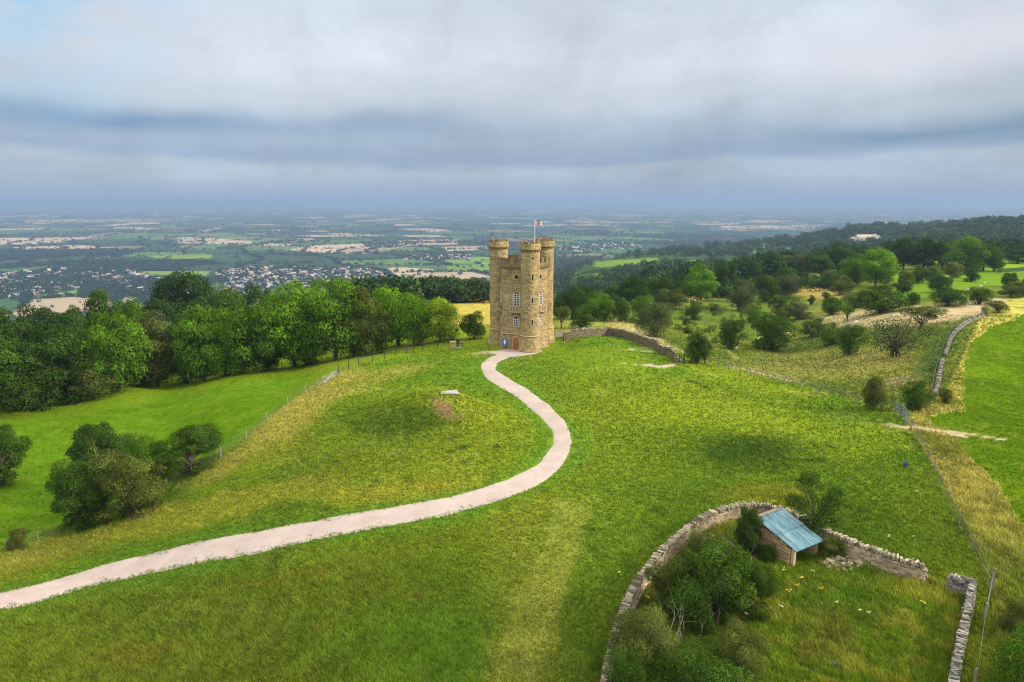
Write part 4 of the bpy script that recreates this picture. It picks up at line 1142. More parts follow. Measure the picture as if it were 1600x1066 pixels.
def gate(name, label, A, B, h, mat, bars, r_=.03, uprights=3, brace=True, cat='gate', posts=True, pr=.06):
    T = empty(name, tuple(A)); tag(T, label, cat); a = Vector((0, 0, 0)); b = B-A
    f = MB()
    for i in range(bars):
        z = .12+(h-.12)*i/(bars-1)*.96
        f.tube([(0, 0, z), (b.x, b.y, b.z+z)], r_, 6)
    f.build('bars', mat, T)
    st = MB()
    for i in range(uprights):
        t = i/(uprights-1); c = b*t; st.tube([(c.x, c.y, c.z+.08), (c.x, c.y, c.z+h)], r_*1.15, 6)
    if brace: st.tube([(0, 0, .15), (b.x, b.y, b.z+h*.94)], r_*.9, 6)
    st.build('frame', mat, T)
    if posts:
        for c, s_ in ((a, -1), (b, 1)):
            e = b.normalized()*s_*.12; m = MB(); m.tube([(c.x+e.x, c.y+e.y, c.z-.2), (c.x+e.x, c.y+e.y, c.z+h*1.12)], pr, 8); m.build('post', mat if 'steel' in mat.name else M_postd, T)
gate('field_gate', 'tubular grey metal gate where the dirt track enters the green field', hit(1409, 653), hit(1417.5, 664), 1.55, M_steel, 6, .032)
gate('kissing_gate', 'small pale metal wicket gate left of the tubular gate', hit(1399, 647.5), hit(1406, 652), 1.4, M_steel, 4, .03, brace=False)
gate('hurdle', 'pale slanting metal hurdle at the top of the left hand wire fence', hit(506, 600), hit(525, 590), 1.15, M_steel, 5, .035)
gate('field_gate', 'dark wooden field gate at the end of the curving wall', hit(1055, 565.5), hit(1068, 568.5), 1.6, M_postd, 6, .055, pr=.13)
gate('field_gate', 'dark gate half covered by the round bush, right of the wooden one', hit(1080, 569), hit(1101, 569), 1.5, M_postd, 6, .045, pr=.08)
# pale timber gate beside the tower
gp0, gp1 = hit(868, 528), hit(880.5, 526.5)
T = empty('timber_gate', tuple(gp0)); tag(T, 'pale boarded timber gate between the tower and the curving wall', 'gate'); b = gp1-gp0
for i in range(3):
    m = MB(); z = .28+.33*i; m.box((b.x/2, b.y/2, b.z/2+z), (math.hypot(b.x, b.y), .05, .26), math.atan2(b.y, b.x)); m.build('board', M_postp, T)
for t in (0, 1):
    m = MB(); m.tube([(b.x*t, b.y*t, b.z*t-.2), (b.x*t, b.y*t, b.z*t+1.2)], .07, 6); m.build('post', M_postp, T)

# ================================================================ the resting place beside the tower: stone block, bench and a person
p = hit(708, 544); m = MB(); m.box((0, 0, .55), (1.0, .9, 1.2), .1, 0, .03); m.box((0, 0, 1.19), (1.14, 1.04, .12), .1, 0, .02)
o = m.build('stone_block', M_dress, None, loc=tuple(p)); tag(o, 'square pale stone pedestal on the grass left of the tower', 'pedestal')
p = hit(717.5, 543.0); T = empty('stone_bench', tuple(p)); tag(T, 'dark stone bench on a pale slab beside the square pedestal', 'bench')
m = MB(); m.box((0.2, 0, .03), (2.1, 1.3, .10), .1); m.build('slab', M_slab, T)
m = MB(); m.box((.1, .35, .72), (1.3, .45, .1), .1); m.build('seat', M_postd, T)
for sx in (-1, 1):
    m = MB(); m.box((.1+sx*.5, .35+sx*.05, .38), (.14, .4, .62), .1); m.build('leg', M_postd, T)

def skin_body(name, verts, edges, radii, mat, parent=None, sub=1, loc=(0, 0, 0)):
    me = bpy.data.meshes.new(name); me.from_pydata(verts, edges, []); me.materials.append(mat)
    o = bpy.data.objects.new(name, me); COL.objects.link(o); o.location = loc
    if parent: o.parent = parent
    bpy.context.view_layer.objects.active = o
    md = o.modifiers.new('skin', 'SKIN'); md.use_smooth_shade = True
    if not me.skin_vertices:
        bm = bmesh.new(); bm.from_mesh(me); bm.verts.layers.skin.verify(); bm.to_mesh(me); bm.free()
    for i, r_ in enumerate(radii):
        me.skin_vertices[0].data[i].radius = (r_, r_) if not isinstance(r_, tuple) else r_
        me.skin_vertices[0].data[i].use_root = (i == 0)
    s_ = o.modifiers.new('sub', 'SUBSURF'); s_.levels = sub; s_.render_levels = sub
    dg = bpy.context.evaluated_depsgraph_get(); ev = bpy.data.meshes.new_from_object(o.evaluated_get(dg))
    o.modifiers.clear(); o.data = ev
    if not ev.materials: ev.materials.append(mat)
    return o
def build_person():
    p = hit(715.5, 542.5); s_ = 1.0
    v = [(0, 0, .92), (0, .01, 1.15), (0, .02, 1.38), (0, .01, 1.50), (0, -.02, 1.60), (0, -.03, 1.70),
         (.10, 0, .88), (.12, -.02, .48), (.13, .02, .07), (.14, -.14, .03), (-.10, 0, .88), (-.12, -.05, .48), (-.12, .0, .07), (-.13, -.16, .03),
         (.19, .02, 1.40), (.26, .03, 1.12), (.22, -.14, .93), (-.19, .02, 1.40), (-.27, .02, 1.12), (-.20, -.18, .98)]
    e = [(0, 1), (1, 2), (2, 3), (3, 4), (4, 5), (0, 6), (6, 7), (7, 8), (8, 9), (0, 10), (10, 11), (11, 12), (12, 13), (2, 14), (14, 15), (15, 16), (2, 17), (17, 18), (18, 19)]
    r_ = [.15, .14, .14, .055, .095, .085, .095, .065, .05, .045, .095, .065, .05, .045, .065, .05, .035, .065, .05, .035]
    b = skin_body('person', v, e, r_, M_coat, None, 2, tuple(p)); tag(b, 'person in dark clothes standing at the stone bench beside the pedestal', 'person')
    def blob(name, c, rx, ry, rz, mat):
        bm = bmesh.new(); bmesh.ops.create_icosphere(bm, subdivisions=3, radius=1)
        for w in bm.verts: w.co = Vector((c[0]+w.co.x*rx, c[1]+w.co.y*ry, c[2]+w.co.z*rz))
        me = bpy.data.meshes.new(name); bm.to_mesh(me); bm.free(); me.materials.append(mat); o = bpy.data.objects.new(name, me); COL.objects.link(o); o.parent = b
    blob('face', (0, -.045, 1.63), .078, .088, .105, M_skin); blob('hair', (0, -.015, 1.67), .092, .10, .10, M_dark)
    for s__ in (-1, 1):
        blob('hand', (.215*s__, -.17, .92), .035, .045, .055, M_skin)
build_person()

# ================================================================ sheep
def build_sheep():
    T = empty('sheep'); v = [(0, 0, .52), (.32, 0, .54), (-.34, 0, .53), (.50, 0, .66), (.64, 0, .68), (.74, 0, .62), (.30, .13, .42), (.31, .13, .04), (.30, -.13, .42), (.31, -.13, .04),
                           (-.34, .13, .42), (-.36, .13, .22), (-.33, .13, .04), (-.34, -.13, .42), (-.36, -.13, .22), (-.33, -.13, .04), (-.50, 0, .48)]
    e = [(0, 1), (0, 2), (1, 3), (3, 4), (4, 5), (1, 6), (6, 7), (1, 8), (8, 9), (2, 10), (10, 11), (11, 12), (2, 13), (13, 14), (14, 15), (2, 16)]
    r_ = [.26, .24, .24, .12, .09, .05, .08, .03, .08, .03, .09, .045, .03, .09, .045, .03, .05]
    o = skin_body('sheep', v, e, r_, M_wool, None, 1); bpy.data.objects.remove(T); return o
sh0 = build_sheep(); first = True
for (u, v, rz, lab) in [(1149.5, 547, .4, 'white sheep grazing just left of the double dark hawthorn in the hollow'), (1232, 525, 2.4, 'white sheep by the start of the winding track'),
                        (1337, 506, .2, 'white sheep on the pale straw patch below the wide dark hawthorn'), (1262, 475, 1.2, 'sheep near the small bush in the golden clearing'),
                        (1533, 449, 3.0, 'sheep in the green pasture, the nearer of two together'), (1538, 444, .3, 'sheep in the green pasture, the farther of two together'),
                        (1117, 470, 1.0, 'white sheep at the foot of the bright green tree'), (1086, 471, 2.0, 'sheep in shade below the bright green tree'), (1185, 532, .8, 'greyish sheep under the double dark hawthorn'),
                        (1512, 454, .5, 'sheep beside the long dark thicket in the green pasture')]:
    s_ = sh0 if first else sh0.copy()
    if not first: COL.objects.link(s_)
    first = False; s_.location = hit(u, v); s_.rotation_euler = (0, 0, rz); tag(s_, lab, 'sheep', 'sheep grazing in the hollow and pasture')

# blue bucket in the rough grass
p = hit(1415, 730); T = empty('bucket', tuple(p)); tag(T, 'small blue grey bucket lying in the grass by the straw verge', 'bucket')
m = MB(); m.lathe((0, 0, 0), [(.02, .02), (.20, .02), (.27, .42), (.25, .42), (.18, .06), (.02, .05)], 16); m.build('body', simple('blue_plastic', (.07, .09, .12), .5, .2), T, smooth=True)
m = MB(); m.tube([(.26*math.cos(a), 0, .40+.26*math.sin(a)) for a in [math.pi*i/8 for i in range(9)]], .012, 5); m.build('handle', M_wire, T)

# ================================================================ trees and bushes
def lobe_normal(t, d, k_=.66):
    an = t.n('ShaderNodeAttribute', attribute_name='outward'); vt = t.n('ShaderNodeVectorTransform', vector_type='NORMAL', convert_from='OBJECT', convert_to='WORLD')
    t.link(an.outputs['Vector'], vt.inputs[0]); gn = t.n('ShaderNodeNewGeometry').outputs['Normal']
    a = t.n('ShaderNodeVectorMath', operation='SCALE'); t.link(vt.outputs[0], a.inputs[0]); a.inputs[3].default_value = k_
    b = t.n('ShaderNodeVectorMath', operation='SCALE'); t.link(gn, b.inputs[0]); b.inputs[3].default_value = .55
    t.link(t.vmath('NORMALIZE', t.vmath('ADD', a.outputs[0], b.outputs[0])), d.inputs['Normal'])
def leaf_mat():
    m = bpy.data.materials.new('leaves'); m.use_nodes = True; t = NT(m.node_tree); m.node_tree.nodes.clear()
    o = t.n('ShaderNodeOutputMaterial'); at = t.n('ShaderNodeAttribute', attribute_name='tone'); oi = t.n('ShaderNodeObjectInfo')
    v2 = t.n('ShaderNodeVectorMath', operation='MULTIPLY'); t.link(at.outputs['Color'], v2.inputs[0]); t.link(oi.outputs['Color'], v2.inputs[1])
    d = t.n('ShaderNodeBsdfDiffuse'); tr = t.n('ShaderNodeBsdfTranslucent'); mx = t.n('ShaderNodeMixShader'); mx.inputs[0].default_value = .22
    lobe_normal(t, d); t.link(v2.outputs[0], d.inputs[0]); t.link(v2.outputs[0], tr.inputs[0]); t.link(d.outputs[0], mx.inputs[1]); t.link(tr.outputs[0], mx.inputs[2])
    t.link(mx.outputs[0], o.inputs[0]); return m
M_leaf = leaf_mat()
def unit(v): return v/np.maximum(np.linalg.norm(v, axis=-1, keepdims=True), 1e-9)
def make_crown(seed, nleaf, leaf, zc=.58, semi=(.5, .5, .42), nl=24, lr=(.13, .22), gappy=.0, flat=.0, zmin=.04):
    """leaf-sized rhombs spread over the outsides of overlapping limbs' lobes; unit wide, unit tall"""
    g = np.random.default_rng(seed); C = []; Rr = []
    for i in range(nl):
        d = unit(g.normal(size=3)); d[2] = d[2]*(1-flat); r = g.uniform(*lr); k_ = (g.uniform(.55, 1.0) if i % 4 else g.uniform(.1, .5)) if i % 7 else g.uniform(1.05, 1.3)
        c = np.array([d[0]*(semi[0]-r*.9), d[1]*(semi[1]-r*.9), d[2]*(semi[2]-r*.8)])*k_**.5; c[2] += zc
        c[2] = max(c[2], r*.7+zmin); C.append(c); Rr.append(r)
    C = np.array(C); Rr = np.array(Rr)
    pr = Rr**2; pr /= pr.sum(); li = g.choice(nl, nleaf, p=pr)
    d = unit(g.normal(size=(nleaf, 3))); d[:, 2] = np.abs(d[:, 2])*np.where(g.random(nleaf) < .72, 1, -1)
    rad = Rr[li]*np.where(g.random(nleaf) < .82, g.uniform(.80, 1.10, nleaf), g.uniform(.3, .8, nleaf))
    rad *= 1+.30*(np.sin(d[:, 0]*7+li)*np.sin(d[:, 1]*6+li*2)*np.sin(d[:, 2]*6+li*3))
    Pn = C[li]+d*rad[:, None]*np.array([1, 1, .85])
    # drop leaves buried deep in another lobe
    D = np.linalg.norm(Pn[:, None]-C[None], axis=2)/Rr[None]; D[np.arange(nleaf), li] = 9
    keep = (D.min(1) > .60) & (Pn[:, 2] > zmin)
    if gappy: keep &= (np.sin(Pn[:, 0]*23+seed)*np.sin(Pn[:, 1]*21)*np.sin(Pn[:, 2]*25+2) > -1+gappy*1.2) & (g.random(nleaf) > gappy*.4)
    Pn = Pn[keep]; d = d[keep]; li = li[keep]; n = len(Pn)
    nrm = unit(d*.75+g.normal(size=(n, 3))*.55+np.array([0, 0, .35])); t = unit(np.cross(nrm, g.normal(size=(n, 3)))); b = np.cross(nrm, t)
    hi = np.percentile(Pn[:, 2], 99.3); wd = np.percentile(np.abs(Pn[:, :2]), 98.5)
    if zc > .3 and zmin > -.09: Pn = Pn*np.array([.5/wd, .5/wd, 1/hi]); C = C*np.array([.5/wd, .5/wd, 1/hi])
    s_ = leaf*g.uniform(.6, 1.35, n)[:, None]
    V = np.stack([Pn-t*s_, Pn-b*s_*.55, Pn+t*s_, Pn+b*s_*.55], 1)
    lobe = g.uniform(.70, 1.32, nl)[li]; tone = (lobe*g.uniform(.5, 1.5, n))[:, None]*np.ones(3)
    yl = g.random(n) < .16; tone[yl] *= np.array([1.35, 1.15, .9])
    CA = np.ones((n, 4, 4), np.float32); CA[:, :, :3] = tone[:, None]
    cen = np.array([0, 0, zc*.8]); od = unit(d*.75+unit(Pn-cen)*.55+np.array([0, 0, .05])); ON = np.repeat(od, 4, 0)
    make_crown.out = ON
    return V.reshape(-1, 3), np.arange(n*4).reshape(n, 4), CA.reshape(-1, 4), C
def crown_mesh(name, args): 
    V, F_, CA, C = make_crown(**args)
    return mesh_np(name, V, F_, M_leaf, attrs={'tone': ('FLOAT_COLOR', CA), 'outward': ('FLOAT_VECTOR', make_crown.out)}, link=False), C
def trunk_mesh(name, C, seed, r0=.03, multi=1, top=.45, mat=None):
    rs = random.Random(seed); m = MB(); cs = sorted([Vector(c) for c in C], key=lambda c: rs.random())
    for k_ in range(multi):
        a = rs.uniform(0, 6.28); o = Vector((math.cos(a), math.sin(a), 0))*(.03 if multi > 1 else 0)
        tp = Vector((rs.uniform(-.05, .05), rs.uniform(-.05, .05), top))+o*2.5
        m.tube([o+Vector((0, 0, -.04)), o.lerp(tp, .45)+Vector((rs.uniform(-.02, .02), rs.uniform(-.02, .02), 0)), tp], [r0*1.3/multi**.5, r0/multi**.5, r0*.6/multi**.5], 7)
        for c in cs[k_::multi][:9]:
            st = o.lerp(tp, rs.uniform(.45, 1)); mid_ = st.lerp(c, .5)+Vector((rs.uniform(-.03, .03), rs.uniform(-.03, .03), .03))
            m.tube([st, mid_, c, c+(c-mid_)*.35], [r0*.45, r0*.3, r0*.16, r0*.05], 5)
    return m.build(name, mat or M_bark, smooth=True, link=False)
KINDS = {}
def kind(k_, trunk, **a):
    cm, C = crown_mesh('crown' if trunk.get('t') else 'foliage', a); tm = trunk_mesh('trunk' if trunk.get('t') else 'stem', C, a['seed'], trunk.get('r', .03), trunk.get('m', 1), trunk.get('top', .45), trunk.get('mat'))
    KINDS[k_] = (cm, tm)
for i in range(4): kind('tree%d' % i, dict(t=1, r=.028), seed=11+i, nleaf=26000, leaf=.0155, zc=.50, semi=(.5, .5, .50), nl=36+4*i, lr=(.09, .18), zmin=.035)
for i in range(3): kind('round%d' % i, dict(t=1, r=.03, top=.4), seed=31+i, nleaf=24000, leaf=.0155, zc=.47, semi=(.5, .5, .53), nl=30, lr=(.11, .21), zmin=.01)
for i in range(4): kind('bush%d' % i, dict(r=.028, m=3, top=.3), seed=51+i, nleaf=17000, leaf=.0170, zc=.42, semi=(.5, .5, .58), nl=26, lr=(.11, .22), zmin=-.04, gappy=.15)
for i in range(2): kind('flat%d' % i, dict(t=1, r=.04, top=.35), seed=71+i, nleaf=9500, leaf=.018, zc=.68, semi=(.5, .5, .26), nl=20, lr=(.10, .17), zmin=.22, gappy=.3)
kind('open', dict(r=.035, m=4, top=.3, mat=M_bark), seed=81, nleaf=6000, leaf=.018, zc=.5, semi=(.5, .5, .5), nl=22, lr=(.10, .2), zmin=.05, gappy=.5)
kind('cone', dict(t=1, r=.03, top=.6), seed=85, nleaf=5000, leaf=.03, zc=.5, semi=(.42, .42, .5), nl=14, lr=(.15, .24), zmin=.02)
for i in range(3): kind('near%d' % i, dict(t=1, r=.035, m=3, top=.35), seed=91+i, nleaf=42000, leaf=.0115, zc=.48, semi=(.5, .5, .50), nl=46, lr=(.07, .15), zmin=.02, gappy=.25)
kind('nearopen', dict(t=1, r=.04, top=.4), seed=97, nleaf=20000, leaf=.0105, zc=.58, semi=(.5, .5, .42), nl=38, lr=(.06, .13), zmin=.12, gappy=.5)
for i in range(2): kind('scrub%d' % i, dict(r=.02, m=4, top=.3), seed=101+i, nleaf=38000, leaf=.0115, zc=.35, semi=(.5, .5, .5), nl=34, lr=(.10, .20), zmin=.0, gappy=.15)

TONES = {'d': (.046, .092, .012), 'dk': (.034, .070, .012), 'm': (.075, .155, .012), 'b': (.108, .225, .012), 'y': (.170, .260, .016), 'g': (.095, .120, .045), 'o': (.088, .114, .022), 'py': (.20, .26, .06)}
def plant(name, label, cat, k_, base, wid, hgt, tone, group=None, rz=None, lean=0):
    cm, tm = KINDS[k_]; T = empty(name, tuple(base), rz if rz is not None else random.uniform(0, 6.28)); T.scale = (wid, wid, hgt)
    if lean: T.rotation_euler = (0, lean, 0)
    tag(T, label, cat, group); c = TONES[tone]
    f = random.uniform(.88, 1.14)
    for me in (cm, tm):
        o = bpy.data.objects.new(me.name.split('.')[0], me); COL.objects.link(o); o.parent = T
        o.color = (c[0]*f, c[1]*f, c[2]*f, 1)
    return T
def by_px(name, label, cat, k_, u, vt, vb, wpx, tone, group=None, Y=None, mul=1.0):
    """a plant whose foot, top and width are measured in the photograph; it stands on the land there"""
    if Y is None: b = hit(u, vb)
    else: x = aof(u, (vt+vb)/2)*Y; b = Vector((x, Y, float(Hm(x, Y))))
    dep = b.y*CP-(b.z-HC)*SP
    wid = wpx/FPX*dep*(.86 if k_[:4] in ('near', 'scru', 'bush') else .93); Yc = b.y
    ztop = HC-Yc*slope(vt); hgt = max(ztop-b.z, wid*.35)
    b.z -= .1
    return plant(name, label, cat, k_, b, wid, hgt, tone, group)

random.seed(21)
BELT = [  # u, top, foot, width, kind, tone, label
 (18, 530, 643, 120, 'tree0', 'd', 'dark broadleaf tree at the left end of the belt above the green field'),
 (82, 510, 635, 120, 'tree1', 'dk', 'dark spreading tree second from the left end of the belt'),
 (148, 562, 624, 72, 'round0', 'o', 'low olive hawthorn in front of the dark trees at the field edge'),
 (188, 494, 612, 100, 'tree2', 'm', 'bright green leaning tree with pale showing stems'),
 (246, 496, 604, 96, 'tree3', 'o', 'yellowish green tree between two bright green ones in the belt'),
 (318, 482, 596, 92, 'tree0', 'm', 'bright green tall tree behind the pale rounded bush'),
 (366, 554, 583, 44, 'round1', 'g', 'pale rounded small bush standing at the field edge'),
 (352, 486, 588, 80, 'tree1', 'b', 'fresh green tree right behind the pale rounded bush'),
 (402, 478, 582, 96, 'tree2', 'm', 'mid green broad tree left of the largest belt tree'),
 (462, 445, 573, 120, 'tree3', 'b', 'largest bright green tree in the middle of the belt'),
 (524, 440, 563, 108, 'tree0', 'm', 'tall mid green tree with darker crown right of the largest one'),
 (571, 452, 555, 78, 'tree1', 'o', 'drooping olive green tree beside the round bright tree'),
 (552, 512, 557, 40, 'round2', 'o', 'low rounded hawthorn under the drooping olive tree'),
 (596, 510, 551, 27, 'cone', 'o', 'small pointed tree standing alone before the belt'),
 (622, 450, 541, 88, 'round0', 'b', 'round bright green tree near the right end of the belt'),
 (655, 492, 539, 46, 'round1', 'm', 'dark low tree between the round bright tree and the yellow one'),
 (688, 467, 535, 74, 'round2', 'y', 'sunny yellow green tree at the right end of the belt'),
 (741, 488, 530, 44, 'round1', 'd', 'dark round bush close to the tower'),
 (705, 517, 529, 16, 'bush0', 'm', 'very small green bush behind the bench and pedestal'),
 (480, 530, 570, 50, 'bush1', 'd', 'dark undergrowth bush below the largest belt tree'),
 (290, 560, 598, 50, 'bush2', 'd', 'dark undergrowth bush below the bright tall tree'),
 (40, 590, 641, 60, 'bush3', 'd', 'dark undergrowth bush at the far left field corner'),
 (420, 540, 577, 46, 'bush0', 'dk', 'dark undergrowth bush at the belt foot below the mid green broad tree'),
 (228, 572, 605, 40, 'bush1', 'dk', 'dark undergrowth bush at the belt foot below the yellowish tree'),
]
for (u, vt, vb, w, k_, tn, lab) in BELT:
    by_px('belt_tree' if not k_.startswith('bush') else 'bush', lab, 'tree' if not k_.startswith('bush') else 'bush', k_, u, vt, vb, w, tn, 'trees of the belt beside the left field')
BACK = [ # u, top, Y, width, kind, tone, label
 (12, 486, 138, 90, 'tree1', 'd', 'dark tree in the second row at the far left edge'), (62, 482, 142, 90, 'tree2', 'dk', 'dark rounded tree in the second row, second from left'),
 (112, 484, 140, 80, 'tree3', 'd', 'dark tree in the second row left of the pointed crown'), (166, 455, 145, 66, 'tree0', 'd', 'pointed crown rising above the second row at the left'),
 (208, 468, 150, 62, 'round0', 'm', 'narrow green crown right of the pointed crown'), (248, 468, 190, 60, 'round1', 'dk', 'dark crown leaning against the great dark dome'),
 (288, 427, 215, 124, 'round2', 'dk', 'great dark dome shaped tree clump standing above the belt'), (338, 453, 195, 84, 'round0', 'd', 'dark round tree at the right foot of the great dome'),
 (398, 450, 230, 84, 'round1', 'd', 'dark low crown behind the belt between dome and middle'), (428, 462, 190, 70, 'round2', 'm', 'green crown peeping behind the middle belt trees'),
 (250, 488, 150, 70, 'tree1', 'g', 'greyish crown between the second row and the yellowish tree'), (135, 500, 128, 70, 'tree2', 'dk', 'shaded crown filling the belt above the low hawthorn'),
 (300, 492, 140, 70, 'tree0', 'd', 'shaded crown in the belt below the great dome'), (382, 484, 145, 60, 'tree3', 'd', 'shaded crown in the belt above the pale bush'),
 (500, 438, 165, 80, 'tree1', 'b', 'bright crown top showing behind the largest belt trees'), (590, 452, 172, 56, 'tree2', 'd', 'dark crown between the drooping olive tree and the round bright tree'),
 (20, 540, 122, 90, 'tree3', 'dk', 'shaded crown low behind the left end of the belt'), (655, 470, 165, 55, 'tree0', 'm', 'green crown joining the round bright tree to the yellow one')]
for (u, vt, Y, w, k_, tn, lab) in BACK: by_px('tree', lab, 'tree', k_, u, vt, vt+60, w, tn, 'second row of the tree belt', Y=Y)
NEARL = [(205, 702, 806, 122, 'near0', 'o', 'olive hawthorn nearest the fence in the dark clump on the left'), (128, 722, 828, 100, 'near1', 'd', 'dark hawthorn with bare stems at the lower left of the clump'),
 (165, 662, 766, 104, 'near2', 'dk', 'darkest hawthorn at the back left of the clump'), (297, 664, 738, 108, 'near0', 'd', 'broad dark hawthorn at the right of the clump by the pale post'),
 (232, 680, 762, 80, 'near1', 'm', 'greener hawthorn in the middle of the clump'), (5, 664, 758, 84, 'near2', 'd', 'dark hawthorn cut by the left edge of the photo'),
 (28, 826, 858, 40, 'bush1', 'o', 'low tangled bramble by the fence at the far left')]
for (u, vt, vb, w, k_, tn, lab) in NEARL: by_px('hawthorn', lab, 'bush', k_, u, vt, vb, w, tn, 'hawthorns below the left fence')
NEARR = [(1112, 848, 978, 150, 'near1', 'd', 'tallest dark hawthorn in the fold, its bare trunks showing below'), (1052, 862, 950, 92, 'near2', 'o', 'olive hawthorn between the tallest one and the curved wall'), (1168, 878, 960, 84, 'near0', 'd', 'lower dark hawthorn on the right of the tallest one'), (1095, 826, 880, 60, 'scrub0', 'o', 'weedy olive thicket behind the tallest hawthorn'), (1172, 792, 868, 56, 'near2', 'd', 'ivy clad elder against the left side of the shelter'),
 (1268, 742, 846, 100, 'nearopen', 'd', 'sparse twisted thorn tree leaning over the shelter roof'),
 (1000, 950, 1050, 110, 'scrub0', 'o', 'olive bramble scrub against the lower curved wall'), (1085, 1020, 1100, 160, 'scrub1', 'd', 'dark bramble scrub at the bottom behind the bare white branches'),
 (975, 1015, 1100, 80, 'scrub0', 'd', 'dark bramble spilling over the curved wall at the bottom edge'), (1150, 975, 1060, 90, 'scrub1', 'o', 'olive bramble scrub right of the big dark hawthorn'),
 (1590, 985, 1110, 110, 'scrub0', 'm', 'leafy green nettle bed at the lower right corner'), (1590, 935, 990, 60, 'scrub1', 'o', 'rank weed clump right of the tall grey post'),
 (1200, 848, 878, 30, 'scrub0', 'd', 'small nettle clump at the foot of the shelter side wall'), (1300, 838, 868, 44, 'scrub1', 'o', 'weedy clump between the shelter and the rubble heap')]
for (u, vt, vb, w, k_, tn, lab) in NEARR: by_px('scrub' if 'scrub' in k_ else 'hawthorn', lab, 'bush', k_, u, vt, vb, w, tn)
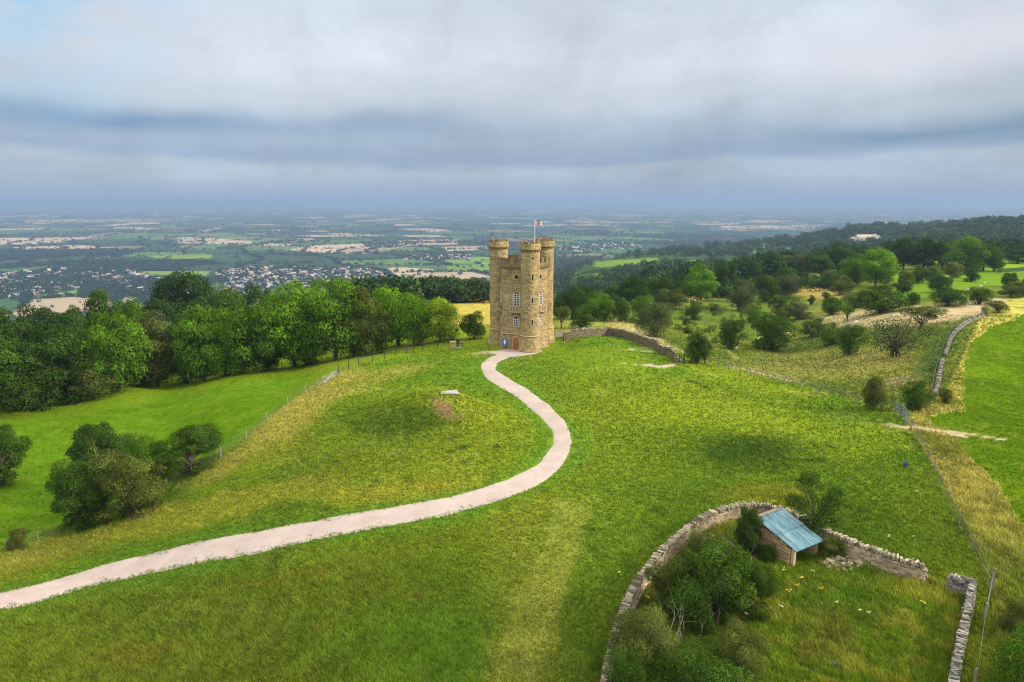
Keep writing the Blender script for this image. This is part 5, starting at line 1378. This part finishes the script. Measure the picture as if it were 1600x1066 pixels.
RIGHT = [
 (877, 479, 514, 32, 'flat0', 'o', 'small spreading thorn close to the right of the tower'), (909, 485, 514, 40, 'bush0', 'd', 'dark low bush behind the curving wall top, nearest the tower'),
 (893, 450, 499, 50, 'round0', 'd', 'dark tree right of the turret, upper'), (930, 456, 502, 60, 'bush1', 'm', 'broad green bush behind the dark low one'),
 (947, 468, 502, 42, 'bush2', 'm', 'lighter bush at the right of the broad green bush'), (970, 466, 502, 32, 'bush3', 'd', 'narrow dark bush above the wall bend'),
 (878, 462, 497, 30, 'bush0', 'dk', 'dark bush touching the turret edge'), (990, 431, 482, 50, 'round1', 'dk', 'dark tall tree above the golden gap'),
 (1022, 436, 470, 54, 'round2', 'd', 'dark rounded tree right of the dark tall tree'), (1047, 434, 472, 44, 'round0', 'd', 'dark tree just left of the bright green tree'),
 (1095, 413, 469, 54, 'tree1', 'b', 'bright green full tree standing out in the dark woods'), (1132, 412, 462, 46, 'round1', 'dk', 'dark tree just right of the bright green tree'),
 (1158, 438, 486, 50, 'bush1', 'g', 'greyish bush below the dark tree'), (1194, 430, 472, 44, 'round2', 'd', 'dark tree left of the golden clearing'),
 (1226, 428, 466, 40, 'round0', 'g', 'greyish green tree above the golden clearing'), (1025, 473, 527, 62, 'bush2', 'g', 'big grey green willow bush above the straw bank'),
 (1003, 462, 505, 44, 'bush3', 'm', 'green bush left of the grey willow bush'), (1046, 452, 484, 54, 'bush0', 'o', 'olive thicket above the grey willow bush'),
 (1084, 470, 499, 36, 'bush1', 'd', 'dark bush left in the open green slope'), (1116, 474, 490, 24, 'bush2', 'o', 'small olive bush alone in the open green slope'),
 (1072, 497, 508, 13, 'bush3', 'dk', 'tiny dark bush, upper of two on the slope'), (1073, 511, 520, 14, 'bush0', 'dk', 'tiny dark bush, lower of two on the slope'),
 (1180, 478, 503, 44, 'bush1', 'm', 'green bush above the double dark hawthorn'), (1143, 500, 546, 46, 'bush2', 'dk', 'left half of the double dark hawthorn with a sheep before it'),
 (1205, 493, 546, 76, 'bush3', 'd', 'right, wider half of the double dark hawthorn by the track'), (1222, 480, 502, 32, 'bush0', 'o', 'olive bush behind the wider hawthorn'),
 (1089, 521, 568, 40, 'round1', 'd', 'round green bush growing over the dark gate'), (1228, 418, 450, 36, 'round2', 'd', 'dark round bush at the wood edge, left of the pale one'),
 (1250, 420, 446, 40, 'bush1', 'dk', 'dark bush touching the pale yellow one'), (1272, 427, 449, 24, 'bush2', 'py', 'pale yellow green elder bush at the wood edge'),
 (1292, 425, 450, 26, 'bush3', 'd', 'dark bush right of the pale yellow one'), (1312, 431, 461, 40, 'bush0', 'o', 'olive bush left below the great bright pair'),
 (1334, 398, 448, 50, 'tree2', 'm', 'left tree of the great bright pair'), (1368, 388, 449, 60, 'tree3', 'b', 'right and taller tree of the great bright pair'),
 (1375, 447, 490, 82, 'bush1', 'd', 'wide dark hawthorn above the pale straw patch'), (1334, 457, 481, 42, 'bush2', 'o', 'olive bush joined to the left of the wide hawthorn'),
 (1300, 464, 492, 36, 'bush3', 'd', 'dark bush between golden clearing and wide hawthorn'), (1324, 477, 502, 30, 'flat1', 'm', 'small green thorn on a stem below the wide hawthorn'),
 (1248, 469, 499, 40, 'bush0', 'g', 'grey bush below the golden clearing'), (1267, 461, 476, 13, 'bush1', 'd', 'tiny dark bush in the golden clearing, left one'),
 (1290, 456, 469, 16, 'bush2', 'd', 'tiny dark bush in the golden clearing, right one'), (1215, 462, 488, 30, 'bush3', 'd', 'dark bush left of the golden clearing'),
 (1268, 496, 527, 38, 'bush0', 'd', 'dark bush where the track disappears'), (1298, 504, 539, 38, 'bush1', 'm', 'middle bush of three below the track end'),
 (1327, 507, 554, 48, 'bush2', 'd', 'lowest and roundest of the three dark bushes'), (1268, 512, 537, 14, 'flat0', 'g', 'small grey thorn standing by the track bend'),
 (1398, 492, 558, 92, 'open', 'g', 'large open branched thorn with grey bare twigs'), (1437, 478, 514, 66, 'flat1', 'o', 'spreading flat topped thorn behind the open branched one'),
 (1426, 457, 476, 24, 'bush3', 'dk', 'small dark bush above the flat topped thorn'), (1410, 437, 458, 30, 'bush0', 'd', 'dark bush beside the lower green pasture'),
 (1434, 417, 443, 30, 'bush1', 'd', 'dark bush on the top edge of the green pasture'), (1415, 424, 448, 26, 'round0', 'o', 'olive round bush left of the top pasture edge'),
 (1456, 419, 443, 30, 'bush2', 'd', 'second dark bush on the top edge of the green pasture'), (1467, 430, 457, 44, 'bush3', 'dk', 'dark wide bush in the middle of the green pasture'),
 (1490, 409, 434, 36, 'bush0', 'o', 'olive bush before the tall wood edge'), (1517, 418, 441, 30, 'bush1', 'dk', 'dark round bush at the wood corner'),
 (1480, 452, 478, 58, 'bush2', 'dk', 'long dark thicket, left part, above the straw verge'), (1530, 449, 476, 42, 'bush3', 'd', 'long dark thicket, right part, above the straw verge'),
 (1576, 426, 449, 24, 'round1', 'd', 'small dark tree in the pasture near the right edge'), (1579, 440, 465, 40, 'bush0', 'o', 'olive bush below the small dark tree at right'),
 (1598, 436, 464, 28, 'bush1', 'd', 'dark bush cut by the right edge of the photo'), (1557, 470, 488, 32, 'bush2', 'o', 'low bramble at the head of the straw verge'),
 (1539, 477, 494, 16, 'bush3', 'py', 'pale flowering elder at the head of the straw verge'), (1363, 588, 641, 36, 'round2', 'o', 'olive thorn standing at the rail fence'),
 (1431, 594, 643, 50, 'bush1', 'd', 'dark bush behind the metal gate'), (1475, 606, 630, 26, 'bush2', 'o', 'low bramble at the near end of the broken wall'),
 (1412, 372, 421, 48, 'tree0', 'dk', 'dark wood edge tree, first from left above the green pasture'), (1442, 373, 420, 48, 'tree1', 'dk', 'dark wood edge tree, second from left above the pasture'),
 (1472, 378, 420, 44, 'tree2', 'd', 'dark wood edge tree, third from left above the pasture'), (1508, 371, 424, 62, 'round2', 'm', 'large green tree forming the bright corner of the wood'),
 (1536, 378, 424, 48, 'round0', 'd', 'dark tree right of the bright wood corner'), (1553, 388, 424, 30, 'round1', 'd', 'smaller tree ending the wood above the pasture'),
 (1388, 378, 418, 34, 'tree3', 'dk', 'dark tree between the bright pair and the wood edge'), (1310, 378, 425, 44, 'tree0', 'd', 'dark tall tree behind the great bright pair'),
 (1276, 394, 432, 44, 'tree1', 'd', 'dark tree left behind the great bright pair'), (1240, 396, 430, 44, 'tree2', 'g', 'greyish tree in the wood above the dark round bush'),
 (1204, 394, 434, 48, 'tree3', 'dk', 'dark tree in the wood above the golden clearing, left'), (1170, 402, 440, 44, 'round0', 'dk', 'dark tree in the wood right of the bright green tree'),
 (1066, 428, 462, 34, 'round1', 'dk', 'dark tree filling the gap left of the bright green tree'), (960, 446, 480, 44, 'round2', 'd', 'dark tree left of the dark tall one'),
 (915, 446, 482, 44, 'round0', 'dk', 'dark tree behind the broad green bush'), (1160, 452, 480, 36, 'bush3', 'o', 'olive bush right of the bright green tree foot'),
 (1590, 384, 412, 46, 'tree1', 'd', 'dark tree above the pale pasture strip at the right edge'),
]
for (u, vt, vb, w, k_, tn, lab) in RIGHT:
    tr_ = k_[:4] in ('tree', 'roun', 'cone', 'flat')
    by_px('tree' if tr_ else 'bush', lab, 'tree' if tr_ else 'bush', k_, u, vt, vb, w, tn, 'trees and bushes of the hollow and slope')

# dead things in the fold
def dead(name, label, u, v, wid, hgt, seed, mat, r0, nb=9, cat='dead tree'):
    rs = random.Random(seed); p = hit(u, v); T = empty(name, tuple(p)); tag(T, label, cat); m = MB(); m2 = MB()
    def grow(mm, a, d, L, r_, lv):
        pts = [a]; dd = d.copy()
        for i in range(4):
            dd = (dd+Vector((rs.uniform(-.35, .35), rs.uniform(-.35, .35), rs.uniform(-.15, .25)))).normalized(); pts.append(pts[-1]+dd*L/4)
        mm.tube(pts, [r_*(1-.17*i) for i in range(5)], 6)
        if lv > 0:
            for k_ in range(3):
                grow(m2, pts[rs.randint(1, 4)], (dd+Vector((rs.uniform(-1, 1), rs.uniform(-1, 1), rs.uniform(-.2, .7)))).normalized(), L*.62, r_*.45, lv-1)
    for k_ in range(nb):
        a = rs.uniform(0, 6.28); grow(m, Vector((0, 0, -.1)), Vector((math.cos(a)*wid/hgt*.5, math.sin(a)*wid/hgt*.5, .8)).normalized(), hgt*rs.uniform(.6, 1), r0, 2)
    m.build('trunk', mat, T, smooth=True); m2.build('branches', mat, T, smooth=True)
dead('dead_shrub', 'bare whitish dead branches rising from the dark bramble', 1052, 1036, 2.6, 3.1, 5, M_barkpale, .026, 6)
dead('dead_stump', 'twisted grey dead trunk leaning against the shelter', 1166, 872, 1.6, 2.0, 9, simple('dead_wood', (.17, .15, .13), .9, .4, 5), .10, 3)
dead('thorn_branches', 'bare dark branches reaching right over the grass from behind the shelter', 1276, 846, 3.4, 2.6, 12, M_bark, .035, 4)

# yellow ragwort and pale umbels
M_yel = simple('ragwort_flower', (.62, .47, .02), .8, .1); M_umb = simple('umbel_flower', (.55, .58, .34), .8, .1); M_stalk = simple('flower_stalk', (.08, .14, .02), .9, .2)
def flower(name, group, spots, mat, hgt, hd):
    random.seed(4); m = MB(); ps = []
    for i in range(7):
        a = random.uniform(0, 6.28); r_ = hd*random.uniform(.2, .8); tp = Vector((math.cos(a)*r_, math.sin(a)*r_, hgt*random.uniform(.8, 1))); m.tube([(0, 0, 0), (tp.x*.3, tp.y*.3, tp.z*.6), tp], .012, 4); ps.append(tp)
    h_ = MB()
    for tp in ps:
        h_.lathe(tuple(tp), [(0, -.02), (.035, .0), (.04, .02), (0, .03)], 6)
    a_, b_ = m.build('stalk', M_stalk, link=False), h_.build('flower_head', mat, link=False)
    for (u, v, label) in spots:
        p = hit(u, v); T = empty(name, tuple(p), random.uniform(0, 6)); tag(T, label, 'flower', group); s_ = random.uniform(.8, 1.2); T.scale = (s_, s_, s_)
        for me in (a_, b_): o = bpy.data.objects.new(me.name.split('.')[0], me); COL.objects.link(o); o.parent = T
flower('ragwort', 'ragwort plants', [(1012, 948, 'yellow ragwort between the curved wall and the bramble scrub'), (1250, 918, 'yellow ragwort in front of the shelter, middle of the patch'), (1243, 929, 'yellow ragwort below the one in the middle of the patch'),
    (1268, 905, 'yellow ragwort nearest the shelter pillars'), (1282, 934, 'yellow ragwort at the right side of the patch before the shelter'), (1230, 940, 'lowest yellow ragwort of the patch before the shelter'),
    (1196, 902, 'yellow ragwort at the right flank of the big dark hawthorn'), (1224, 906, 'yellow ragwort at the foot of the shelter side wall'), (1441, 958, 'lone yellow ragwort near the short straight wall'), (966, 907, 'single yellow ragwort outside the curved wall')], M_yel, .75, .22)
flower('umbel', 'umbel plants', [(1220, 962, 'pale umbel right of the big hawthorn trunk, upper'), (1341, 969, 'pale umbel left of a pair in the open grass of the fold'), (1355, 972, 'pale umbel right of a pair in the open grass of the fold'), (1165, 972, 'pale umbel under the big hawthorn'), (1306, 955, 'pale umbel in the middle of the fold grass'),
    (1430, 780, 'pale umbel high on the slope beside the straw verge'), (1425, 850, 'pale umbel outside the fold above the wall end'), (1388, 852, 'pale umbel outside the fold above the sloping wall')], M_umb, .7, .16)

# ================================================================ woods, hedges and far trees (read as masses)
def far_leaf_mat():
    m = bpy.data.materials.new('distant_leaves'); m.use_nodes = True; t = NT(m.node_tree); b = m.node_tree.nodes['Principled BSDF']
    at = t.n('ShaderNodeAttribute', attribute_name='tone'); t.link(at.outputs['Color'], b.inputs['Base Color']); lobe_normal(t, b); b.inputs['Roughness'].default_value = 1.0; b.inputs['Specular IOR Level'].default_value = 0
    return m
M_far = far_leaf_mat()
g0 = np.random.default_rng(99)
def clump(n, leaf, seed):
    V, F_, CA, C = make_crown(seed=seed, nleaf=n, leaf=leaf, zc=.5, semi=(.5, .5, .5), nl=9, lr=(.18, .32), zmin=-.1); return V, CA[:, :3], make_crown.out
def scatter(name, label, X, Y, Wd, Ht, tones, protos, cat='woodland'):
    """many crowns merged as one mass"""
    Vs = []; Cs = []; Ns = []; Z = Hm(X, Y); pi = g0.integers(0, len(protos), len(X)); rot = g0.uniform(0, 6.28, len(X))
    for k_ in range(len(protos)):
        s_ = pi == k_
        if not s_.any(): continue
        V, CA, ON = protos[k_]; c, s2 = np.cos(rot[s_])[:, None], np.sin(rot[s_])[:, None]
        x = (V[None, :, 0]*c-V[None, :, 1]*s2)*Wd[s_][:, None]+X[s_][:, None]; y = (V[None, :, 0]*s2+V[None, :, 1]*c)*Wd[s_][:, None]+Y[s_][:, None]
        z = V[None, :, 2]*Ht[s_][:, None]+Z[s_][:, None]-.04*Ht[s_][:, None]
        nx_ = ON[None, :, 0]*c-ON[None, :, 1]*s2; ny_ = ON[None, :, 0]*s2+ON[None, :, 1]*c; Ns.append(np.stack([nx_, ny_, np.broadcast_to(ON[None, :, 2], nx_.shape)], -1).reshape(-1, 3))
        Vs.append(np.stack([x, y, z], -1).reshape(-1, 3)); Cs.append((CA[None]*tones[s_][:, None]).reshape(-1, 3))
    V = np.concatenate(Vs); C = np.concatenate(Cs); n = len(V)//4
    o = mesh_np(name, V, np.arange(n*4).reshape(n, 4), M_far, attrs={'tone': ('FLOAT_COLOR', np.concatenate([C, np.ones((len(C), 1))], 1)), 'outward': ('FLOAT_VECTOR', np.concatenate(Ns))})
    tag(o, label, cat, kind='stuff'); print(name, len(X), n); return o
PR = [clump(520, .055, 200+i) for i in range(4)]; PR2 = [clump(90, .16, 210+i) for i in range(4)]
def tones_(n, base, var=.35):
    t = np.array(base)[None]*(1+var*(g0.random((n, 1))-.5)*2); t[:, 0] *= 1+.25*(g0.random(n)-.5); return t
def wood(name, label, poly, n, hgt, tone, ymin, holes=(), protos=PR, wmul=1.05):
    us = [p[0] for p in poly]; vs = [p[1] for p in poly]
    u = g0.uniform(min(us), max(us), n*4); v = g0.uniform(min(vs), max(vs), n*4); k_ = pip(u, v, poly)
    for h_ in holes: k_ &= ~pip(u, v, h_)
    u, v = u[k_][:n], v[k_][:n]; x, y, z = hits(u, v, 2, ymin)
    if not len(x): return
    H_ = hgt*g0.uniform(.7, 1.25, len(x)); W_ = H_*g0.uniform(.8, 1.25, len(x))*wmul
    scatter(name, label, x, y, W_, H_, tones_(len(x), tone), protos)
wood('far_woodland', 'blue green woodland covering the long far ridge on the right', [(870, 412), (960, 404), (1080, 388), (1200, 378), (1290, 365), (1340, 355), (1450, 352), (1640, 344), (1640, 392), (1450, 392), (1300, 392), (1240, 400), (1165, 404), (1040, 402), (960, 406), (900, 424), (870, 424)], 1500, 17, (.036, .068, .026), 600, GRN)
wood('mid_woodland', 'dark woodland filling the valley between the near trees and the pale fields', [(868, 432), (905, 442), (950, 434), (1000, 418), (1060, 420), (1165, 415), (1200, 400), (1300, 395), (1450, 385), (1640, 392), (1640, 402), (1400, 412), (1300, 425), (1180, 440), (1060, 450), (940, 462), (868, 470)], 620, 14, (.030, .060, .018), 260, GRN)
wood('valley_woodland', 'blue tinted woods on the steep valley side right of the tower', [(866, 402), (900, 402), (950, 404), (905, 412), (890, 438), (866, 455)], 240, 15, (.034, .062, .025), 700, GRN)
wood('slope_woodland', 'dark conifer plantation beyond the golden field left of the tower', [(560, 468), (600, 458), (650, 454), (690, 458), (715, 470), (760, 470), (770, 463), (770, 474), (700, 476), (640, 484), (560, 484)], 300, 11, (.030, .058, .016), 300)
wood('brow_woodland', 'tree mass on the falling brow behind the belt', [(-60, 500), (100, 490), (240, 480), (420, 475), (560, 468), (640, 470), (640, 486), (420, 492), (200, 505), (-60, 520)], 170, 13, (.030, .062, .016), 150)
wood('undergrowth', 'dark shady undergrowth along the foot of the tree belt', [(-60, 640), (0, 628), (200, 594), (400, 566), (600, 528), (600, 538), (400, 577), (200, 606), (0, 640), (-60, 652)], 330, 3.2, (.030, .062, .012), 22)
wood('scrub', 'low scrub and brambles joining the bushes of the hollow', [(870, 500), (950, 470), (1060, 468), (1240, 470), (1260, 500), (1180, 520), (1120, 545), (1060, 520), (1000, 512), (930, 505)], 130, 1.8, (.075, .120, .016), 60)
wood('wood_edge_scrub', 'dense thicket along the foot of the woods beyond the hollow', [(870, 470), (960, 462), (1060, 452), (1180, 448), (1240, 440), (1330, 440), (1400, 425), (1400, 432), (1330, 452), (1200, 462), (1060, 472), (870, 486)], 260, 5, (.040, .078, .014), 60)
# the vale: hedgerows, spinneys, village trees
def vale_trees():
    N = 120000; u = g0.uniform(-60, 1660, N); v = 331+(470-331)*g0.random(N)**1.05
    x, y, z = hits(u, v, 2, 1200); jx = g0.normal(0, .012, N)*y; y = y+g0.normal(0, .03, N)*y; x = x+jx*.3; z = Hm(x, y)
    col, d, inv, vil, hill = vale_col(x, y, z); spin = fbm(x, y, 700, 61, 3)
    w_ = np.maximum(10.0, y*.0015)
    k_ = (y > 1300) & (z < -205) & (((d < w_) & (g0.random(N) < .85)) | ((spin > .64) & ~inv) | ((g0.random(N) < .02) & ~inv) | (vil & (g0.random(N) < .35)))
    k_ &= ~(inv & (d < w_) & (g0.random(N) < .75))
    x, y, z, vil = x[k_], y[k_], z[k_], vil[k_]; n = min(len(x), 24000); s_ = g0.permutation(len(x))[:n]; x, y, vil = x[s_], y[s_], vil[s_]
    H_ = np.maximum(g0.uniform(5, 13, n), y*.0011); W_ = H_*g0.uniform(.9, 1.9, n)
    scatter('vale_woodland', 'hedgerows and small woods dotted across the blue vale', x, y, W_, H_, tones_(n, (.021, .046, .026)), PR2)
vale_trees()

# ================================================================ houses of the two villages below
def house_mesh(seed, wall, roof, l, w, h, rh, wing=False):
    m = MB(); 
    def gab(cx, cy, l, w, h, rh, rz=0):
        M_ = Matrix.Translation((cx, cy, 0)) @ Matrix.Rotation(rz, 4, 'Z'); q = lambda x, y, z: M_ @ Vector((x, y, z)); a, b = l/2, w/2; e = .4
        for s_ in (-1, 1):
            m.face([q(-a, s_*b, -2), q(a, s_*b, -2), q(a, s_*b, h), q(-a, s_*b, h)], 0)
            m.face([q(s_*a, -b, -2), q(s_*a, b, -2), q(s_*a, b, h), q(s_*a, 0, h+rh), q(s_*a, -b, h)], 0)
            m.face([q(-a-e, s_*(b+e), h-.3), q(a+e, s_*(b+e), h-.3), q(a+e, 0, h+rh+.1), q(-a-e, 0, h+rh+.1)], 1)
            for j in range(3):
                for zz_ in (.8, 3.4):
                    if zz_+1.2 < h: m.face([q(-a+l*(j+.3)/3, s_*(b+.03), zz_), q(-a+l*(j+.65)/3, s_*(b+.03), zz_), q(-a+l*(j+.65)/3, s_*(b+.03), zz_+1.3), q(-a+l*(j+.3)/3, s_*(b+.03), zz_+1.3)], 2)
        m.box(tuple(q(a-.8, 0, h+rh+.5)), (.9, .9, 1.8), rz, 0)
    gab(0, 0, l, w, h, rh)
    if wing: gab(l*.3, -w*.8, w*1.2, w*.8, h, rh*.85, math.pi/2)
    return m.build('house', [wall, roof, M_glass], link=False)
W_c = simple('render_cream', (.62, .55, .44), .9, .1, .3); W_w = simple('render_white', (.66, .64, .61), .9, .06, .3); W_s = simple('cotswold_stone', (.50, .39, .24), .9, .15, .3)
R_t = simple('roof_tile', (.30, .17, .12), .9, .2, .3); R_g = simple('roof_slate', (.27, .27, .30), .9, .2, .3); R_p = simple('roof_stone', (.40, .34, .27), .9, .2, .3)
HOUSES = {'A': [(house_mesh(1, W_s, R_p, 12, 7, 5, 3, True), 'honey stone house with stone roof in the left hand village'), (house_mesh(2, W_c, R_g, 14, 7, 5, 3), 'cream house with grey roof in the left hand village'), (house_mesh(3, W_s, R_t, 10, 6.5, 5, 2.8), 'stone house with brown roof in the left hand village')],
          'B': [(house_mesh(4, W_w, R_g, 11, 7, 5, 2.6), 'white house with slate roof in the pale estate above the treetops'), (house_mesh(5, W_w, R_p, 13, 8, 5, 2.6), 'white house with pale roof in the estate above the treetops'), (house_mesh(6, W_c, R_t, 11, 7, 5, 2.8), 'cream house with reddish roof in the estate above the treetops')]}
def villages():
    for key, polys, n in (('A', [VILL[0], VILL[3]], 120), ('B', [VILL[1], VILL[2]], 170)):
        cnt = 0
        while cnt < n:
            p = random.choice(polys+[polys[0]]*2); u = random.uniform(min(a for a, b in p), max(a for a, b in p)); v = random.uniform(min(b for a, b in p), max(b for a, b in p))
            if not pip(np.array([u]), np.array([v]), p)[0]: continue
            q_ = hit(u, v, 1100); r_ = float(vn(q_.x, q_.y, 160, 3))*3.14
            me, lab = random.choice(HOUSES[key]); o = bpy.data.objects.new('house', me); COL.objects.link(o); o.location = q_; o.rotation_euler = (0, 0, r_+random.choice((0, 1.57))+random.uniform(-.1, .1))
            s_ = random.uniform(.85, 1.35); o.scale = (s_, s_, s_); cnt += 1
            zn = ('near ' if v > (min(b for a, b in p)+max(b for a, b in p))/2 else 'far ')+('left part' if u < (180 if key == 'B' else 70)+(245 if key == 'B' else 0) else 'middle' if u < (500 if key == 'B' else 150) else 'right part')
            tag(o, lab.replace(' above the treetops', ' above the trees').replace(' in the ', ', %s of the ' % zn), 'house', 'houses of the left hand village' if key == 'A' else 'houses of the pale estate above the treetops')
    # the rest of the roofs, too many to count
    m = MB(); 
    for p, n in ((VILL[0], 130), (VILL[1], 300), (VILL[2], 50), (VILL[4], 40), (VILL[5], 60)):
        c = 0
        while c < n:
            u = random.uniform(min(a for a, b in p), max(a for a, b in p)); v = random.uniform(min(b for a, b in p), max(b for a, b in p))
            if not pip(np.array([u]), np.array([v]), p)[0]: continue
            q_ = hit(u, v, 1100); r_ = float(vn(q_.x, q_.y, 160, 3))*3.14+random.choice((0, 1.57)); l, w, h, rh = random.uniform(10, 20), random.uniform(6, 8), 5, 2.6
            M_ = Matrix.Translation(q_) @ Matrix.Rotation(r_, 4, 'Z'); q2 = lambda x, y, z: M_ @ Vector((x, y, z)); a, b = l/2, w/2; rc = random.choice((1, 2, 3)); wc = random.choice((0, 0, 4))
            for s_ in (-1, 1):
                m.face([q2(-a, s_*b, -2), q2(a, s_*b, -2), q2(a, s_*b, h), q2(-a, s_*b, h)], wc); m.face([q2(s_*a, -b, -2), q2(s_*a, b, -2), q2(s_*a, b, h), q2(s_*a, 0, h+rh), q2(s_*a, -b, h)], wc)
                m.face([q2(-a-.4, s_*(b+.4), h-.3), q2(a+.4, s_*(b+.4), h-.3), q2(a+.4, 0, h+rh), q2(-a-.4, 0, h+rh)], rc)
            c += 1
    tag(m.build('distant_houses', [W_w, R_g, R_p, R_t, W_c]), 'close packed roofs and walls of the villages in the vale', 'houses', kind='stuff')
random.seed(5); villages()
# manor house on the wooded ridge
p = hit(1352, 384, 700); mm = house_mesh(9, simple('manor_stone', (.62, .56, .47), .9, .1, .3), R_p, 34, 12, 8, 4, True)
T = bpy.data.objects.new('manor_house', mm); COL.objects.link(T); T.location = p+Vector((0, 0, 7)); T.rotation_euler = (0, 0, .15); T.scale = (1.2, 1.2, 1.2); tag(T, 'large pale manor house among the trees of the far ridge', 'house')
p = hit(1343, 383, 700)
T = bpy.data.objects.new('farm_building', house_mesh(10, W_c, R_p, 18, 8, 6, 3)); COL.objects.link(T); T.location = p+Vector((-12, 0, 7)); T.rotation_euler = (0, 0, .5); tag(T, 'smaller pale building beside the manor house on the ridge', 'house')
